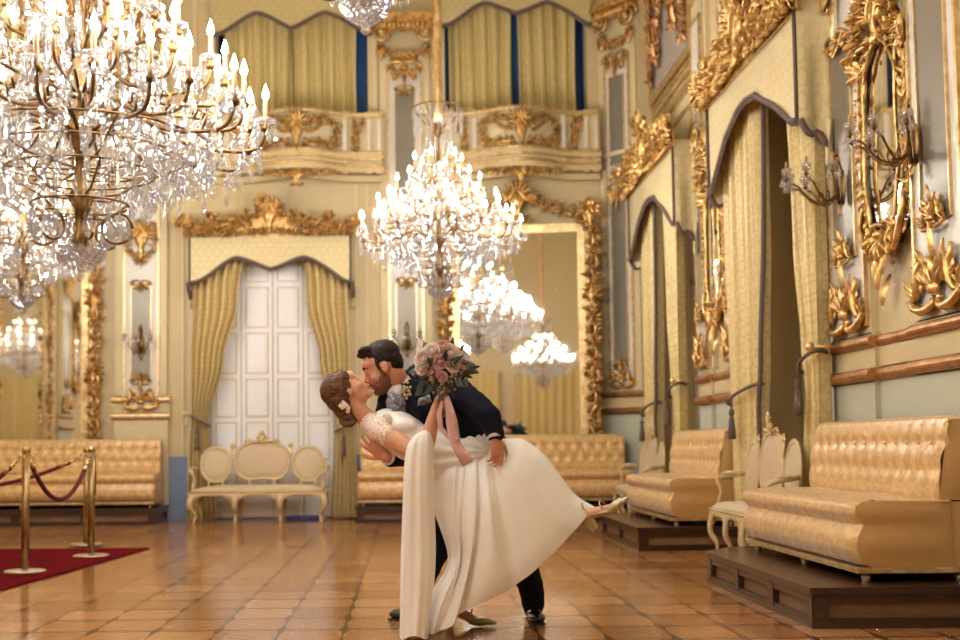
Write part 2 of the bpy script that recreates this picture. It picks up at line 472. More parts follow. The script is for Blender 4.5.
def panel_ornament(mb, w, h, seed=1, relief=.03, z0=0.0, x0=0.0, up=1):
    """a tapering carved drop or rising spray: wide end at z0, running h in direction up"""
    rng = random.Random(seed)
    for sgn in (-1, 1):
        scroll(mb, (x0 + sgn * w * .06, z0 + up * h * .04), (x0 + sgn * w * .44, z0 + up * h * .12), w * .045, 'C', sgn * up, 2.0, relief)
        scroll(mb, (x0 + sgn * w * .42, z0 + up * h * .1), (x0 + sgn * w * .2, z0 + up * h * .5), w * .042, 'S', -sgn * up, 2.0, relief * 1.1)
        spray(mb, (x0 + sgn * w * .25, z0 + up * h * .2), up * (PI / 2 - sgn * .5), h * .42, relief, 4, 1.3, .26, rng)
        spray(mb, (x0 + sgn * w * .4, z0 + up * h * .1), up * (PI / 2 - sgn * .9), h * .34, relief, 4, 1.8, .3, rng)
        scroll(mb, (x0 + sgn * w * .1, z0 + up * h * .3), (x0 + sgn * w * .3, z0 + up * h * .62), w * .035, 'C', sgn * up, 2.4, relief)
        leaf(mb, (x0 + sgn * w * .1, z0 + up * h * .3), up * (PI / 2 - sgn * .35), h * .5, w * .15, relief * 1.1, .8, 3, rng.uniform(-.3, .3))
        rosette(mb, (x0 + sgn * w * .32, z0 + up * h * .3), w * .12, relief * 1.2, 5)
    for i in range(5):
        leaf(mb, (x0, z0 + up * h * .12), up * PI / 2 + (i - 2) * .42, h * .45, w * .11, relief * 1.3, .6, 2)
    leaf(mb, (x0, z0 + up * h * .4), up * PI / 2, h * .6, w * .14, relief * 1.2, .7, 3)
    mb.ball((x0, -relief, z0 + up * h * .16), (w * .12, relief * .7, h * .08), 10, 6)
def crest(mb, w, h, seed=1, relief=.07, ends=True):
    """pelmet crest: raised centre of shell and leaves, scrolls stepping down to flower clusters at both ends (z=0 is the lower edge)"""
    rng = random.Random(seed)
    prof = [(-w * .5, 0), (w * .5, 0), (w * .5, h * .26), (w * .42, h * .15), (w * .3, h * .16), (w * .2, h * .34), (w * .1, h * .5), (0, h * .56), (-w * .1, h * .5), (-w * .2, h * .34), (-w * .3, h * .16), (-w * .42, h * .15), (-w * .5, h * .26)]
    mb.prism(prof, -.018, .0, 'y')
    cartouche(mb, (0, h * .50), w * .20, h * .85, relief * 1.2, seed)
    for i in range(7): spray(mb, (rng.uniform(-.07, .07) * w, h * rng.uniform(.55, .8)), PI / 2 + rng.uniform(-1.1, 1.1), h * rng.uniform(.22, .36), relief * 1.4, 4, 1.8, .5, rng)
    for sgn in (-1, 1):
        pts = [(sgn * w * .10, h * .52), (sgn * w * .19, h * .40), (sgn * w * .25, h * .24), (sgn * w * .36, h * .17), (sgn * w * .45, h * .20), (sgn * w * .5, h * .30)]
        rococo_run(mb, pts, h * .34, seed + (3 if sgn > 0 else 9), False, relief * 1.1, sgn, 1.9)
        rococo_run(mb, [(a, b * .62) for a, b in pts], h * .26, seed + 23 + sgn, False, relief * .8, sgn, 1.6)
        rococo_run(mb, [(sgn * w * .02, h * .14), (sgn * w * .25, h * .07), (sgn * w * .5, h * .07)], h * .2, seed + (4 if sgn > 0 else 11), False, relief * .9, -sgn, 1.5)
        for c in ((sgn * w * .34, h * .34), (sgn * w * .5, h * .30)):
            for j in range(6): spray(mb, (c[0] + rng.uniform(-.02, .02) * w, c[1] + rng.uniform(-.08, .1) * h), PI / 2 + rng.uniform(-1.4, 1.4), h * rng.uniform(.16, .26), relief * 1.4, 4, 1.9, .55, rng)
            for j in range(4): mb.ball((c[0] + rng.uniform(-.03, .03) * w, -relief * rng.uniform(.8, 1.5), c[1] + rng.uniform(0, .2) * h), h * .05, 7, 5)
            rosette(mb, c, h * .12, relief * 1.5, 6)
def frame_bars(mb, x0, x1, z0, z1, w, d, y=0.0, mi=0):
    mb.box(x0, x0 + w, y - d, y, z0, z1, mi); mb.box(x1 - w, x1, y - d, y, z0, z1, mi)
    mb.box(x0 + w, x1 - w, y - d, y, z0, z0 + w, mi); mb.box(x0 + w, x1 - w, y - d, y, z1 - w, z1, mi)

# ------------------------------------------------------------------ cloth
def drape(mb, edge, z0, z1, folds=7, amp=.06, nu=90, nv=36, phase=0.0, yoff=0.0, ycurve=None, mi=0, amp_fn=None):
    """a hung curtain: edge(s)->(xl,xr) with s=0 top, 1 bottom; pleats run down it"""
    def fn(u, v):
        xl, xr = edge(v); w = xr - xl
        full = edge(0)[1] - edge(0)[0]
        k = max(.35, min(1.3, w / max(.01, full)))
        a = amp * (amp_fn(v) if amp_fn else 1.0)
        ph = 2 * PI * folds * u + phase + .5 * math.sin(3 * v + u * 5)
        y = -a * (math.sin(ph) + .35 * math.sin(2 * ph + 1.2) + .3 * math.sin(.47 * ph + v * 2))
        x = xl + w * (u + .012 * math.sin(ph * 1.0 + 1))
        return (x, yoff + y + (ycurve(v) if ycurve else 0.0), z0 + (z1 - z0) * v)
    mb.grid(fn, nu, nv, mi=mi)
    return fn
def lerp(a, b, t): return a + (b - a) * t
def interp(tab, s):
    for i in range(1, len(tab)):
        if s <= tab[i][0]:
            t = (s - tab[i - 1][0]) / max(1e-9, tab[i][0] - tab[i - 1][0]); t = t * t * (3 - 2 * t)
            return tuple(lerp(a, b, t) for a, b in zip(tab[i - 1][1:], tab[i][1:]))
    return tuple(tab[-1][1:])
# ------------------------------------------------------------------ the ballroom shell
BACK, RX, LX, FRONT, TOP = 15.8, 3.15, -6.85, -7.0, 8.4
CX = (RX + LX) / 2
CH0 = (2.72, BACK); CH1 = (RX, 15.3)          # canted corner
CHROT = math.atan2(CH1[1] - CH0[1], CH1[0] - CH0[0])
def wall_cells(mb, x0, x1, z0, z1, y0, y1, holes, mi=0):
    xs = sorted({x0, x1, *[h[0] for h in holes], *[h[1] for h in holes]}); zs = sorted({z0, z1, *[h[2] for h in holes], *[h[3] for h in holes]})
    for i in range(len(xs) - 1):
        for j in range(len(zs) - 1):
            cx, cz = (xs[i] + xs[i + 1]) / 2, (zs[j] + zs[j + 1]) / 2
            if any(h[0] < cx < h[1] and h[2] < cz < h[3] for h in holes): continue
            mb.box(xs[i], xs[i + 1], y0, y1, zs[j], zs[j + 1], mi)
m = MB(); m.box(LX - .6, RX + .6, FRONT - .6, BACK + .8, -.12, 0); struct(m, 'floor', M['floor'])
m = MB(); m.box(LX - .6, RX + .6, FRONT - .6, BACK + .8, TOP, TOP + .15); struct(m, 'ceiling', M['ceiling'])
# back wall with the door recess and two gallery openings
DOORX = at(268, 400, BACK).x
DZ = at(268, 250, BACK).z
DW = .98
BALC = [(at(292, 200, BACK).x, 1.05), (at(518, 200, BACK).x, .98)]
BZ0, BZ1 = at(500, 158, BACK).z, 7.6
holes = [(DOORX - DW, DOORX + DW, 0, DZ)] + [(c - h, c + h, BZ0, BZ1) for c, h in BALC]
m = MB(); wall_cells(m, LX - .4, CH0[0] + .02, 0, TOP, BACK, BACK + .3, holes)
wb = struct(m, 'wall_back', M['wall'])
m = MB()
for c, h in BALC: m.box(c - h - .1, c + h + .1, BACK + .62, BACK + .7, BZ0 - .1, BZ1 + .1)
struct(m, 'wall_back_niche', M['blue'])
m = MB()
for c, h in BALC:
    for s in (-1, 1): m.box(c + s * h, c + s * (h + .06), BACK + .3, BACK + .62, BZ0 - .1, BZ1 + .1)
    m.box(c - h - .1, c + h + .1, BACK + .3, BACK + .7, BZ0 - .1, BZ0); m.box(c - h - .1, c + h + .1, BACK + .3, BACK + .7, BZ1, BZ1 + .1)
struct(m, 'wall_back_niche_side', M['blue'])
# canted corner
m = MB(); L = math.hypot(CH1[0] - CH0[0], CH1[1] - CH0[1]); m.box(0, L, 0, .25, 0, TOP)
o = struct(m, 'wall_corner', M['wall']); o.location = (CH0[0], CH0[1], 0); o.rotation_euler.z = CHROT
# right wall with two tall windows (local x runs towards the camera)
WINA, WINB = 9.5, 13.35
def RW(y, x=RX): return (x, y, 0)
def ry(Y): return CH1[1] - Y
m = MB(); WZ = 4.05
wh = [(ry(WINA) - .95, ry(WINA) + .95, 0, WZ), (ry(WINB) - .95, ry(WINB) + .95, 0, WZ)]
wall_cells(m, -.02, CH1[1] - FRONT + .3, 0, TOP, 0, .5, wh)
o = struct(m, 'wall_right', M['wall']); o.location = (RX, CH1[1], 0); o.rotation_euler.z = -PI / 2
m = MB(); m.box(LX - .3, LX, FRONT - .3, BACK + .3, 0, TOP); struct(m, 'wall_left', M['wall'])
m = MB(); m.box(LX - .3, RX + .5, FRONT - .3, FRONT, 0, TOP); struct(m, 'wall_front', M['wall'])

# ---- door: four tall white leaves with stacked gilt-lined panels
m = MB(); m.box(DOORX - DW, DOORX + DW, BACK + .2, BACK + .26, 0, DZ)
door = struct(m, 'door_1', M['door_white'])
xs = [at(p, 400, BACK + .2).x for p in (212, 242, 273.5, 304, 334)]
for i in range(4):
    lf = MB(); lf.box(xs[i] + .006, xs[i + 1] - .006, BACK + .15, BACK + .2, .02, DZ - .02, b=.004)
    leaf_o = lf.build('door_leaf', M['door_white'], door)
    fr = MB(); pn = MB()
    zt = DZ - .12; hs = [.30, .56, .56, .52, .52, .30, .5]
    for h in hs:
        if zt - h < .05: break
        frame_bars(fr, xs[i] + .06, xs[i + 1] - .06, zt - h, zt, .014, .014, BACK + .15)
        pn.box(xs[i] + .1, xs[i + 1] - .1, BACK + .143, BACK + .15, zt - h + .04, zt - .04, b=.003)
        zt -= h + .07
    fr.build('panel_moulding', M['cream_gilt'], leaf_o); pn.build('raised_panel', M['door_white'], leaf_o)
m = MB(); frame_bars(m, DOORX - DW - .1, DOORX + DW + .1, -.2, DZ + .1, .1, .05, BACK)
struct(m, 'trim_1', M['wall_light'])

# ---- window recesses on the right wall
for n, wy in ((1, WINA), (2, WINB)):
    root = empty('window_%d' % n, (RX, wy, 0), -PI / 2, kind='structure')
    fr = MB(); frame_bars(fr, -.95, .95, 0, WZ, .09, .10, .48)
    fr.box(-.04, .04, .37, .47, 0, WZ); fr.box(-.95, .95, .38, .47, 2.9, 3.0)
    fr.build('window_frame', M['wall_light'], root)
    lf = MB()
    for s in (-1, 1):
        for z0, z1 in ((.12, 1.0), (1.08, 1.95), (2.03, 2.85), (3.05, 3.92)):
            x0, x1 = sorted((s * .05, s * .85))
            lf.box(x0, x1, .42, .45, z0 - .04, z1 + .04); frame_bars(lf, x0 + .08, x1 - .08, z0 + .05, z1 - .05, .03, .03, .42)
    lf.build('shutter_panels', M['door_white'], root)
    jb = MB()
    for s in (-1, 1):
        jb.box(s * .95, s * .935, .0, .40, 0, WZ)
        x0, x1 = sorted((s * .93, s * .918))
    jb.box(-.95, .95, 0, .4, WZ - .015, WZ); jb.build('reveal', M['jamb'], root)

# ---- mouldings
def rail(mb, x0, x1, z, h, d, y=0.0):
    """rounded rail with a fillet above and below"""
    pts = []
    for i in range(9):
        a = -PI / 2 + PI * i / 8
        pts.append((y - d * (.35 + .65 * math.cos(a)), z + h * .5 * math.sin(a)))
    pts += [(y, z + h * .5), (y, z - h * .5)]
    mb.prism(pts, x0, x1, 'x', 0, False)
RZ1, RZ2 = 1.40, 1.62       # chair rails
# right wall rails broken by the windows; local x = -(Y)
spans = [(-6.2, WINA - 1.35), (WINA + 1.35, WINB - 1.3), (WINB + 1.3, 15.3)]
def rightspan(fn, name, mat):
    mb = MB()
    for a, b in spans: fn(mb, CH1[1] - b, CH1[1] - a)
    o = mb.build(name, mat); o.location = (RX, CH1[1], 0); o.rotation_euler.z = -PI / 2; o['kind'] = 'structure'
rightspan(lambda mb, a, b: (rail(mb, a, b, RZ1, .085, .06), rail(mb, a, b, RZ2, .075, .05)), 'trim_2', M['bronze_rail'])
rightspan(lambda mb, a, b: mb.box(a, b, -.012, 0, .12, RZ1), 'trim_3', M['dado'])
rightspan(lambda mb, a, b: mb.box(a, b, -.03, 0, 0, .16), 'baseboard_right', M['dark_wood'])
rightspan(lambda mb, a, b: (mb.box(a, b, -.022, 0, RZ1 + .05, RZ2 - .04)), 'trim_4', M['wall'])
# back wall: skirting, blue lower strips, panel lines, string course
m = MB(); m.box(LX, DOORX - DW - .1, BACK - .03, BACK, 0, .14); m.box(DOORX + DW + .1, CH0[0], BACK - .03, BACK, 0, .14); struct(m, 'baseboard_back', M['dado_blue'])
m = MB()
for a, b in ((LX, DOORX - DW - .1), (DOORX + DW + .1, CH0[0])): m.box(a, b, BACK - .012, BACK, .14, .85)
struct(m, 'trim_5', M['dado_blue'])
m = MB()
for p in (116, 166, 183, 357, 368, 384, 432, 446): 
    x = at(p, 350, BACK).x; m.box(x - .018, x + .018, BACK - .03, BACK, .85, BZ0 - .15)
for p in (195, 375, 437, 600):
    x = at(p, 80, BACK).x; m.box(x - .03, x + .03, BACK - .035, BACK, BZ0 + .02, BZ1 + .3)
struct(m, 'trim_6', M['wall_light'])
m = MB()
x1 = CH0[0]
for dz, h, d in ((-.02, .06, .08), (-.10, .05, .05), (-.2, .03, .03)): m.box(LX, x1, BACK - d, BACK, BZ0 + dz - h / 2, BZ0 + dz + h / 2)
m2 = MB()
for dz, h, d in ((-.02, .06, .08), (-.10, .05, .05), (-.2, .03, .03)): m2.box(0, L, -d, 0, BZ0 + dz - h / 2, BZ0 + dz + h / 2)
struct(m, 'trim_7', M['wall_light'])
o = struct(m2, 'trim_8', M['wall_light']); o.location = (CH0[0], CH0[1], 0); o.rotation_euler.z = CHROT
# right wall: framed field above the windows, upper mouldings
for wy, nm in ((WINB, 'trim_9'), (WINA, 'trim_10')):
    m = MB()
    frame_bars(m, -1.0, 1.0, 4.98, 5.12, .03, .05, 0); 
    m.box(-1.35, 1.35, -.05, 0, 4.82, 4.90); m.box(-1.35, 1.35, -.03, 0, 4.62, 4.66)
    o = struct(m, nm, M['gold_pale']); o.location = (RX, wy, 0); o.rotation_euler.z = -PI / 2
m = MB()
for y in (WINA + 1.45, WINA + 1.62, WINB - 1.42, WINB - 1.62, WINA - 1.45, 6.15):
    m.box(CH1[1] - y - .035, CH1[1] - y + .035, -.05, 0, RZ2 + .1, TOP)
o = struct(m, 'trim_11', M['wall_light']); o.location = (RX, CH1[1], 0); o.rotation_euler.z = -PI / 2
# crown cornice
m = MB()
for i, (d, z0, z1) in enumerate(((.12, 7.75, 7.85), (.2, 7.85, 8.1), (.35, 8.1, 8.4))):
    m.box(LX, RX, BACK - d, BACK, z0, z1); m.box(LX, LX + d, FRONT, BACK, z0, z1); m.box(RX - d, RX, FRONT, BACK, z0, z1); m.box(LX, RX, FRONT, FRONT + d, z0, z1)
struct(m, 'trim_12', M['wall_light'])
# ------------------------------------------------------------------ pelmets and curtains
def zb_two(hw, e, pk, ce):
    """lower edge of a valance: low tips, two peaks, a dip between them"""
    def f(x):
        u = x / hw
        tab = [(-1, e), (-.92, e + .01), (-.42, pk), (0, ce), (.42, pk), (.92, e + .01), (1, e)]
        for i in range(1, len(tab)):
            if u <= tab[i][0]:
                t = (u - tab[i - 1][0]) / (tab[i][0] - tab[i - 1][0])
                a, b = tab[i - 1][1], tab[i][1]
                if abs(tab[i - 1][0]) == .42: t = 1 - (1 - t) ** .8 if b < a else t
                k = t * t * (3 - 2 * t) * .5 + t * .5
                return a + (b - a) * k
        return e
    return f
def zb_one(hw, e, pk):
    tab = [(-1, e), (-.88, e + .03), (-.5, lerp(e, pk, .70)), (-.18, pk - .02), (0, pk), (.2, pk - .03), (.55, lerp(e, pk, .55)), (.9, e + .03), (1, e)]
    def f(x):
        u = max(-1, min(1, x / hw))
        for i in range(1, len(tab)):
            if u <= tab[i][0]:
                t = (u - tab[i - 1][0]) / (tab[i][0] - tab[i - 1][0]); return lerp(tab[i - 1][1], tab[i][1], t)
        return e
    return f
def pelmet(name, loc, rz, hw, dep, zt, zb, ch, label, mat='valance', seed=1, crest_on=True, tail=.34, ret=True):
    root = empty(name, loc, rz, label, 'pelmet')
    va = MB()
    def fr(u, v):
        x = lerp(-hw, hw, u); z = lerp(zt, zb(x), v)
        return (x, -dep + .012 * math.sin(x * 9) * v - .01 * v, z)
    va.grid(fr, 70, 12)
    if ret:
        for s in (-1, 1):
            def sd(u, v, s=s):
                y = lerp(-dep, -.01, u); e = zb(s * hw)
                z = lerp(zt, e - .18 * u - .07 * abs(math.sin(u * 7)), v)
                return (s * (hw + .02 * math.sin(u * 9) * v), y, z)
            va.grid(sd, 14, 10)
    va.build('valance', M[mat], root)
    fg = MB()
    n = 60
    pts = [(lerp(-hw, hw, i / n), -dep - .018, zb(lerp(-hw, hw, i / n)) - .012) for i in range(n + 1)]
    fg.tube(pts, .020, 6)
    rng = random.Random(seed)
    for i in range(n * 2):
        x = lerp(-hw, hw, (i + .5) / (n * 2)); z = zb(x)
        fg.tube([(x, -dep - .012, z - .01), (x + rng.uniform(-.005, .005), -dep - .012, z - .055)], [.012, .007], 4)
    if ret:
        for s in (-1, 1):
            fg.tube([(s * (hw - .008), -dep - .014, zt), (s * (hw - .008), -dep - .014, zb(s * hw))], .014, 6)
            e = zb(s * hw)
            fg.tube([(s * (hw + .02), lerp(-dep, -.01, i / 10), e - .18 * i / 10 - .07 * abs(math.sin(.7 * i)) - .01) for i in range(11)], .024, 6)
    fg.build('fringe', M['fringe'], root)
    if tail and ret:
        for s in (-1, 1):
            tl = MB(); drape(tl, lambda v, s=s: (s * hw - .012 + s * .012 + .01 * math.sin(v * 4), s * hw + .045 + s * .012), zb(s * hw) - .02, zb(s * hw) - tail, 2, .02, 14, 8, yoff=-.1)
            tl.build('jabot_tail', M[mat], root)
    if crest_on:
        cb = MB(); crest(cb, hw * 2.12, ch, seed, .07)
        c = cb.build('gilt_crest', M['gold'], root, fix=False); c.location = (0, -dep - .01, zt - .06)
        bx = MB(); bx.box(-hw, hw, -dep, -.005, zt + .0, zt + .03); bx.build('pelmet_board', M['cream_gilt'], root)
    return root
def tassel(mb, c, s=1.0):
    x, y, z = c
    mb.lathe([(.004, .06 * s), (.018 * s, .05 * s), (.022 * s, .02 * s), (.012 * s, 0), (.02 * s, -.02 * s), (.028 * s, -.11 * s), (.03 * s, -.17 * s), (.0, -.175 * s)], 10, (x, y, z))
def curtain(name, loc, rz, tab, z0, z1, tie, label, mat='curtain', folds=6, amp=.05, seed=0, trim=None, group=None, knob=None, nv=44):
    """tab: (s, xl, xr) rows from top to bottom; tie: (s, height) of the cord; trim: -1/1 = braided edge"""
    root = empty(name, loc, rz, label, 'curtain', group)
    mb = MB()
    w0 = tab[0][2] - tab[0][1]
    fn = drape(mb, lambda v: interp(tab, v), z0, z1, folds, amp, 120, nv, seed * 1.7, amp_fn=lambda v: .75 + .35 * (interp(tab, v)[1] - interp(tab, v)[0]) / w0)
    mb.build('cloth', M[mat], root)
    if trim:
        t = MB(); u = 1.0 if trim > 0 else 0.0
        pts = [Vector(fn(u, i / 40)) + Vector((trim * .012, -.015, 0)) for i in range(41)]
        t.tube(pts, .02, 6); t.build('braid_trim', M['fringe'], root)
    if tie:
        xl, xr = interp(tab, tie); z = lerp(z0, z1, tie); cx = (xl + xr) / 2; rx = (xr - xl) / 2 + .012
        t = MB()
        kx = knob if knob is not None else 0
        loop = []
        for i in range(28):
            a = 2 * PI * i / 28
            loop.append((cx + rx * math.cos(a), -.02 + (amp * 1.35 + .03) * math.sin(a), z + .07 * (math.cos(a) if kx >= 0 else -math.cos(a)) - .03))
        t.tube(loop, .016, 6, closed=True)
        tx = cx - rx * .15
        yf = -.02 - amp * 1.35 - .045
        t.tube([(tx, yf + .01, z - .03), (tx, yf, z - .16)], .009, 5)
        ob = t.build('tieback_cord', M['fringe'], root)
        tt = MB(); tassel(tt, (tx, yf, z - .22), 1.15); tt.build('tassel', M['fringe'], ob)
        if knob:
            k = MB(); kx = knob
            k.tube([(kx, .1, z + .06), (kx, -.1, z + .06)], .012, 8); k.ball((kx, -.12, z + .06), (.035, .03, .035), 10, 7)
            k.build('holdback_knob', M['gold_pale'], root)
    return root
# door
PD = .3
pc = at(270, 260, BACK - PD).x; phw = (at(351, 260, BACK - PD).x - at(189, 260, BACK - PD).x) / 2
zt = at(270, 232, BACK - PD).z
ze, zp, zc = (at(270, y, BACK - PD).z for y in (281, 256, 268))
pelmet('pelmet', (pc, BACK, 0), 0, phw, PD, zt, zb_two(phw, ze, zp, zc), .56, 'pelmet of pale yellow damask with gilded crest over the white double door', seed=5)
YC = BACK - .15
def dx(px, py): return at(px, py, YC).x
zt0, zt1 = zt - .02, .02
def sfrac(py): return (zt0 - at(270, py, YC).z) / (zt0 - zt1)
tl = [(0, dx(194, 240), dx(246, 240)), (sfrac(300), dx(194, 300), dx(238, 300)), (sfrac(360), dx(192, 360), dx(224, 360)), (sfrac(418), dx(192, 418), dx(209, 418)), (sfrac(450), dx(190, 450), dx(211, 450)), (1, dx(187, 520), dx(217, 520))]
curtain('curtain', (0, YC, 0), 0, tl, zt0, zt1, sfrac(418), 'yellow damask curtain tied back on the left of the white double door', folds=6, seed=1, knob=dx(186, 405))
tr = [(0, dx(303, 240), dx(347, 240)), (sfrac(300), dx(307, 300), dx(348, 300)), (sfrac(360), dx(320, 360), dx(351, 360)), (sfrac(425), dx(336, 425), dx(355, 425)), (sfrac(455), dx(334, 455), dx(357, 455)), (1, dx(331, 520), dx(361, 520))]
curtain('curtain', (0, YC, 0), 0, tr, zt0, zt1, sfrac(425), 'yellow damask curtain tied back on the right of the white double door, behind the bride', folds=6, seed=2)
# gallery openings
for i, (c, h) in enumerate(BALC):
    side = ('left', 'right')[i]
    where = ('gallery above the white door', 'gallery above the big gilt mirror')[i]
    yv = BACK - .06
    zt_ = 7.35
    e, p_, d_ = [at((365, 590)[i], y, yv).z for y in ((33, 11, 27), (24, 1, 12))[i]]
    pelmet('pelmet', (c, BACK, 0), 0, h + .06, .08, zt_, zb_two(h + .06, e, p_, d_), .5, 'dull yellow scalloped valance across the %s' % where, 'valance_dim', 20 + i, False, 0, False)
    z1_ = BZ0 + .03
    w = h - .06
    for s in (-1, 1):
        x0, x1 = (-w, -.02) if s < 0 else (.03, w - .08)
        if i == 0: x0, x1 = (-w, .0) if s < 0 else (.0, w - .1)
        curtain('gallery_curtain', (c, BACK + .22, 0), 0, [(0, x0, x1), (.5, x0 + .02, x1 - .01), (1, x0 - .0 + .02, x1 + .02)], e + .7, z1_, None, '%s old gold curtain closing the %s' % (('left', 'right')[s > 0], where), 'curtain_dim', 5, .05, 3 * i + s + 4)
# right wall windows
for wy, nm, k in ((WINA, 'nearer', 0), (WINB, 'farther', 1)):
    hw = 1.23
    pelmet('pelmet', (RX, wy, 0), -PI / 2, hw, .30, 4.12, zb_one(hw, 3.28, 3.80), .74, 'pelmet with gilded crest over the %s window of the side wall' % nm, seed=31 + k)
    tb = [(0, -1.17, -.12), (.35, -1.17, -.12), (.62, -1.13, -.20), (.70, -1.12, -.26), (.78, -1.12, -.24), (1, -1.15, -.12)]
    if k: tb = [(s_, a - .0, b - .12) for s_, a, b in tb]
    curtain('curtain', (RX - .165, wy, 0), -PI / 2, tb, 4.1, .02, .66, 'long yellow damask curtain with braided edge on the far side of the %s window' % nm, folds=5, seed=11 + k, amp=.045, trim=1)
    tb = [(0, .62, 1.17), (.4, .74, 1.17), (.6, .86, 1.18), (.68, .92, 1.18), (.8, .84, 1.17), (1, .7, 1.17)]
    if k: tb = [(s_, a - .45, b - .38) for s_, a, b in tb]
    curtain('curtain', (RX - .165, wy, 0), -PI / 2, tb, 4.1, .02, .62, 'yellow damask curtain tied to a brass knob on the near side of the %s window' % nm, folds=4, seed=15 + k, amp=.045, knob=1.26 - .4 * k)

# ------------------------------------------------------------------ pilaster panels, capitals
def wall_panel(name, loc, rz, w, z0, z1, strips, orns, label, group=None, body=True, rails=True, depth=.1, mg=.11, carts=()):
    """a white panel with gilt mouldings, grey looking-glass strips and carved ornament. orns: (z, h, up, wscale)"""
    root = empty(name, loc, rz, label, 'wall panel', group)
    if body:
        b = MB(); b.box(-w / 2 - mg, w / 2 + mg, -depth, 0, RZ2 + .05, z1 + .2); b.build('pilaster_body', M['wall_light'], root)
    y = -depth if body else 0
    b = MB(); b.box(-w / 2, w / 2, y - .012, y, z0, z1); b.build('white_board', M['panel_white'], root)
    g = MB(); frame_bars(g, -w / 2 - .012, w / 2 + .012, z0 - .012, z1 + .012, .028, .03, y)
    for a, b_ in strips: frame_bars(g, -w * .31, w * .31, a, b_, .014, .02, y - .012)
    g.build('gilt_moulding', M['gold_pale'], root)
    for a, b_ in strips:
        q = MB(); q.box(-w * .30, w * .30, y - .02, y - .012, a, b_); q.build('mirror_strip', M['mirror_grey'], root)
    for j, (z, h, up, ws) in enumerate(orns):
        q = MB(); panel_ornament(q, w * ws, h, 40 + j, .035, z, 0, up)
        c = q.build('gilt_ornament', M['gold'], root, fix=False); c.location.y = y - .022
    for j, (z, cw_, ch_) in enumerate(carts):
        q = MB(); cartouche(q, (0, z), cw_, ch_, .05, 60 + j)
        rococo_run(q, [(cw_ * .34, z - ch_ * .4), (cw_ * .42, z), (cw_ * .3, z + ch_ * .42)], .13, 5, False, .04, -1, 1.5); rococo_run(q, [(-cw_ * .34, z - ch_ * .4), (-cw_ * .42, z), (-cw_ * .3, z + ch_ * .42)], .13, 6, False, .04, 1, 1.5)
        panel_ornament(q, cw_ * .5, ch_ * .45, 9, .04, z - ch_ * .38, 0, -1)
        c = q.build('gilt_cartouche', M['gold'], root, fix=False); c.location.y = y - .022
    if rails:
        q = MB(); hw = w / 2 + mg + .05
        rail(q, -hw, hw, RZ1, .085, .06, -depth); rail(q, -hw, hw, RZ2, .075, .05, -depth)
        q.build('rail_break', M['gold_pale'] if abs(rz) < .1 else M['bronze_rail'], root)
        q = MB(); q.box(-hw + .01, hw - .01, -depth, 0, RZ1 - .05, RZ2 + .06); q.build('rail_core', M['wall'], root)
        q = MB(); q.box(-hw + .03, hw - .03, -depth, 0, 0, RZ1 - .04); q.build('pedestal', M['dado'] if abs(rz) > .1 else M['wall_light'], root)
    return root
def capital(parent, w, z, y):
    mb = MB()
    for s in (-1, 1):
        pts = [];
        for i in range(40):
            a = i * .36; r = .16 * (1 - i / 44)
            pts.append((s * (w * .36 + r * math.cos(a)), -.05 - .0015 * i, z - .05 + r * math.sin(a)))
        mb.tube(pts, [.028 * (1 - i / 60) for i in range(40)], 7)
        mb.ball((s * w * .36, -.1, z - .05), .05, 8, 6)
        leaf(mb, (s * w * .36, z - .2), -PI / 2, .24, .16, .05, .6, 3)
        rococo_run(mb, [(s * w * .40, z - .2), (s * w * .25, z - .36), (0, z - .42)], .11, 3, False, .05, s)
    mb.box(-w * .5, w * .5, -.16, 0, z + .1, z + .2); mb.box(-w * .42, w * .42, -.12, 0, z - .02, z + .1)
    for i in range(9): mb.ball((lerp(-w * .3, w * .3, i / 8), -.13, z + .04), (.035, .03, .05), 7, 5)
    for i in range(5): rosette(mb, (lerp(-w * .14, w * .14, i / 4), z - .36), .075, .06, 5)
    c = mb.build('gilt_capital', M['gold'], parent, fix=False); c.location.y = y
    return c
def zz(py, Y=BACK - .1): return at(405, py, Y).z
wallz = lambda py: at(405, py, BACK - .1).z
bp = []
for px, lab in ((143, 'white and gilt pilaster panel between the left mirror and the door curtain'), (407, 'white and gilt pilaster panel on the back wall behind the centre chandelier')):
    x = at(px, 350, BACK).x
    z0, z1 = wallz(404), wallz(66)
    r = wall_panel('pilaster_panel', (x, BACK, 0), 0, .46, z0, z1, [(wallz(378), wallz(284)), (wallz(196), wallz(92))],
                   [(z0, .36, 1, 1.0), (wallz(378) - .02, .16, 1, .6), (wallz(284) + .06, .16, -1, .6), (z1 + .02, .36, -1, 1.0), (wallz(92) + .04, .14, -1, .6)], lab, carts=[(wallz(236), .44, .52)])
    capital(r, .86, wallz(30), -.1)
    bp.append(r)
cxm, cym = (CH0[0] + CH1[0]) / 2, (CH0[1] + CH1[1]) / 2
r = wall_panel('pilaster_panel', (cxm, cym, 0), CHROT, .40, wallz(388), wallz(62), [(wallz(370), wallz(205)), (wallz(170), wallz(82))],
               [(wallz(388), .3, 1, 1.0), (wallz(370), .14, 1, .6), (wallz(190), .36, -1, .8), (wallz(186), .24, 1, .7), (wallz(62), .32, -1, 1.0)], 'white and gilt pilaster panel on the canted corner beside the far window', depth=.04)
capital(r, .66, wallz(24), -.04)
for y, lab in ((8.07, 'tall white and gilt wall panel beside the near window curtain, left of the carved mirror'), (6.68, 'tall white and gilt wall panel right of the carved mirror, cut by the picture edge')):
    wall_panel('pilaster_panel', (RX, y, 0), -PI / 2, .62, 1.74, 5.4, [(2.22, 3.75)],
               [(1.76, .46, 1, 1.05), (2.2, .24, 1, .5), (3.78, .14, -1, .6), (4.5, .72, -1, .8), (4.6, .3, 1, .7)], lab, depth=.05, mg=.04)
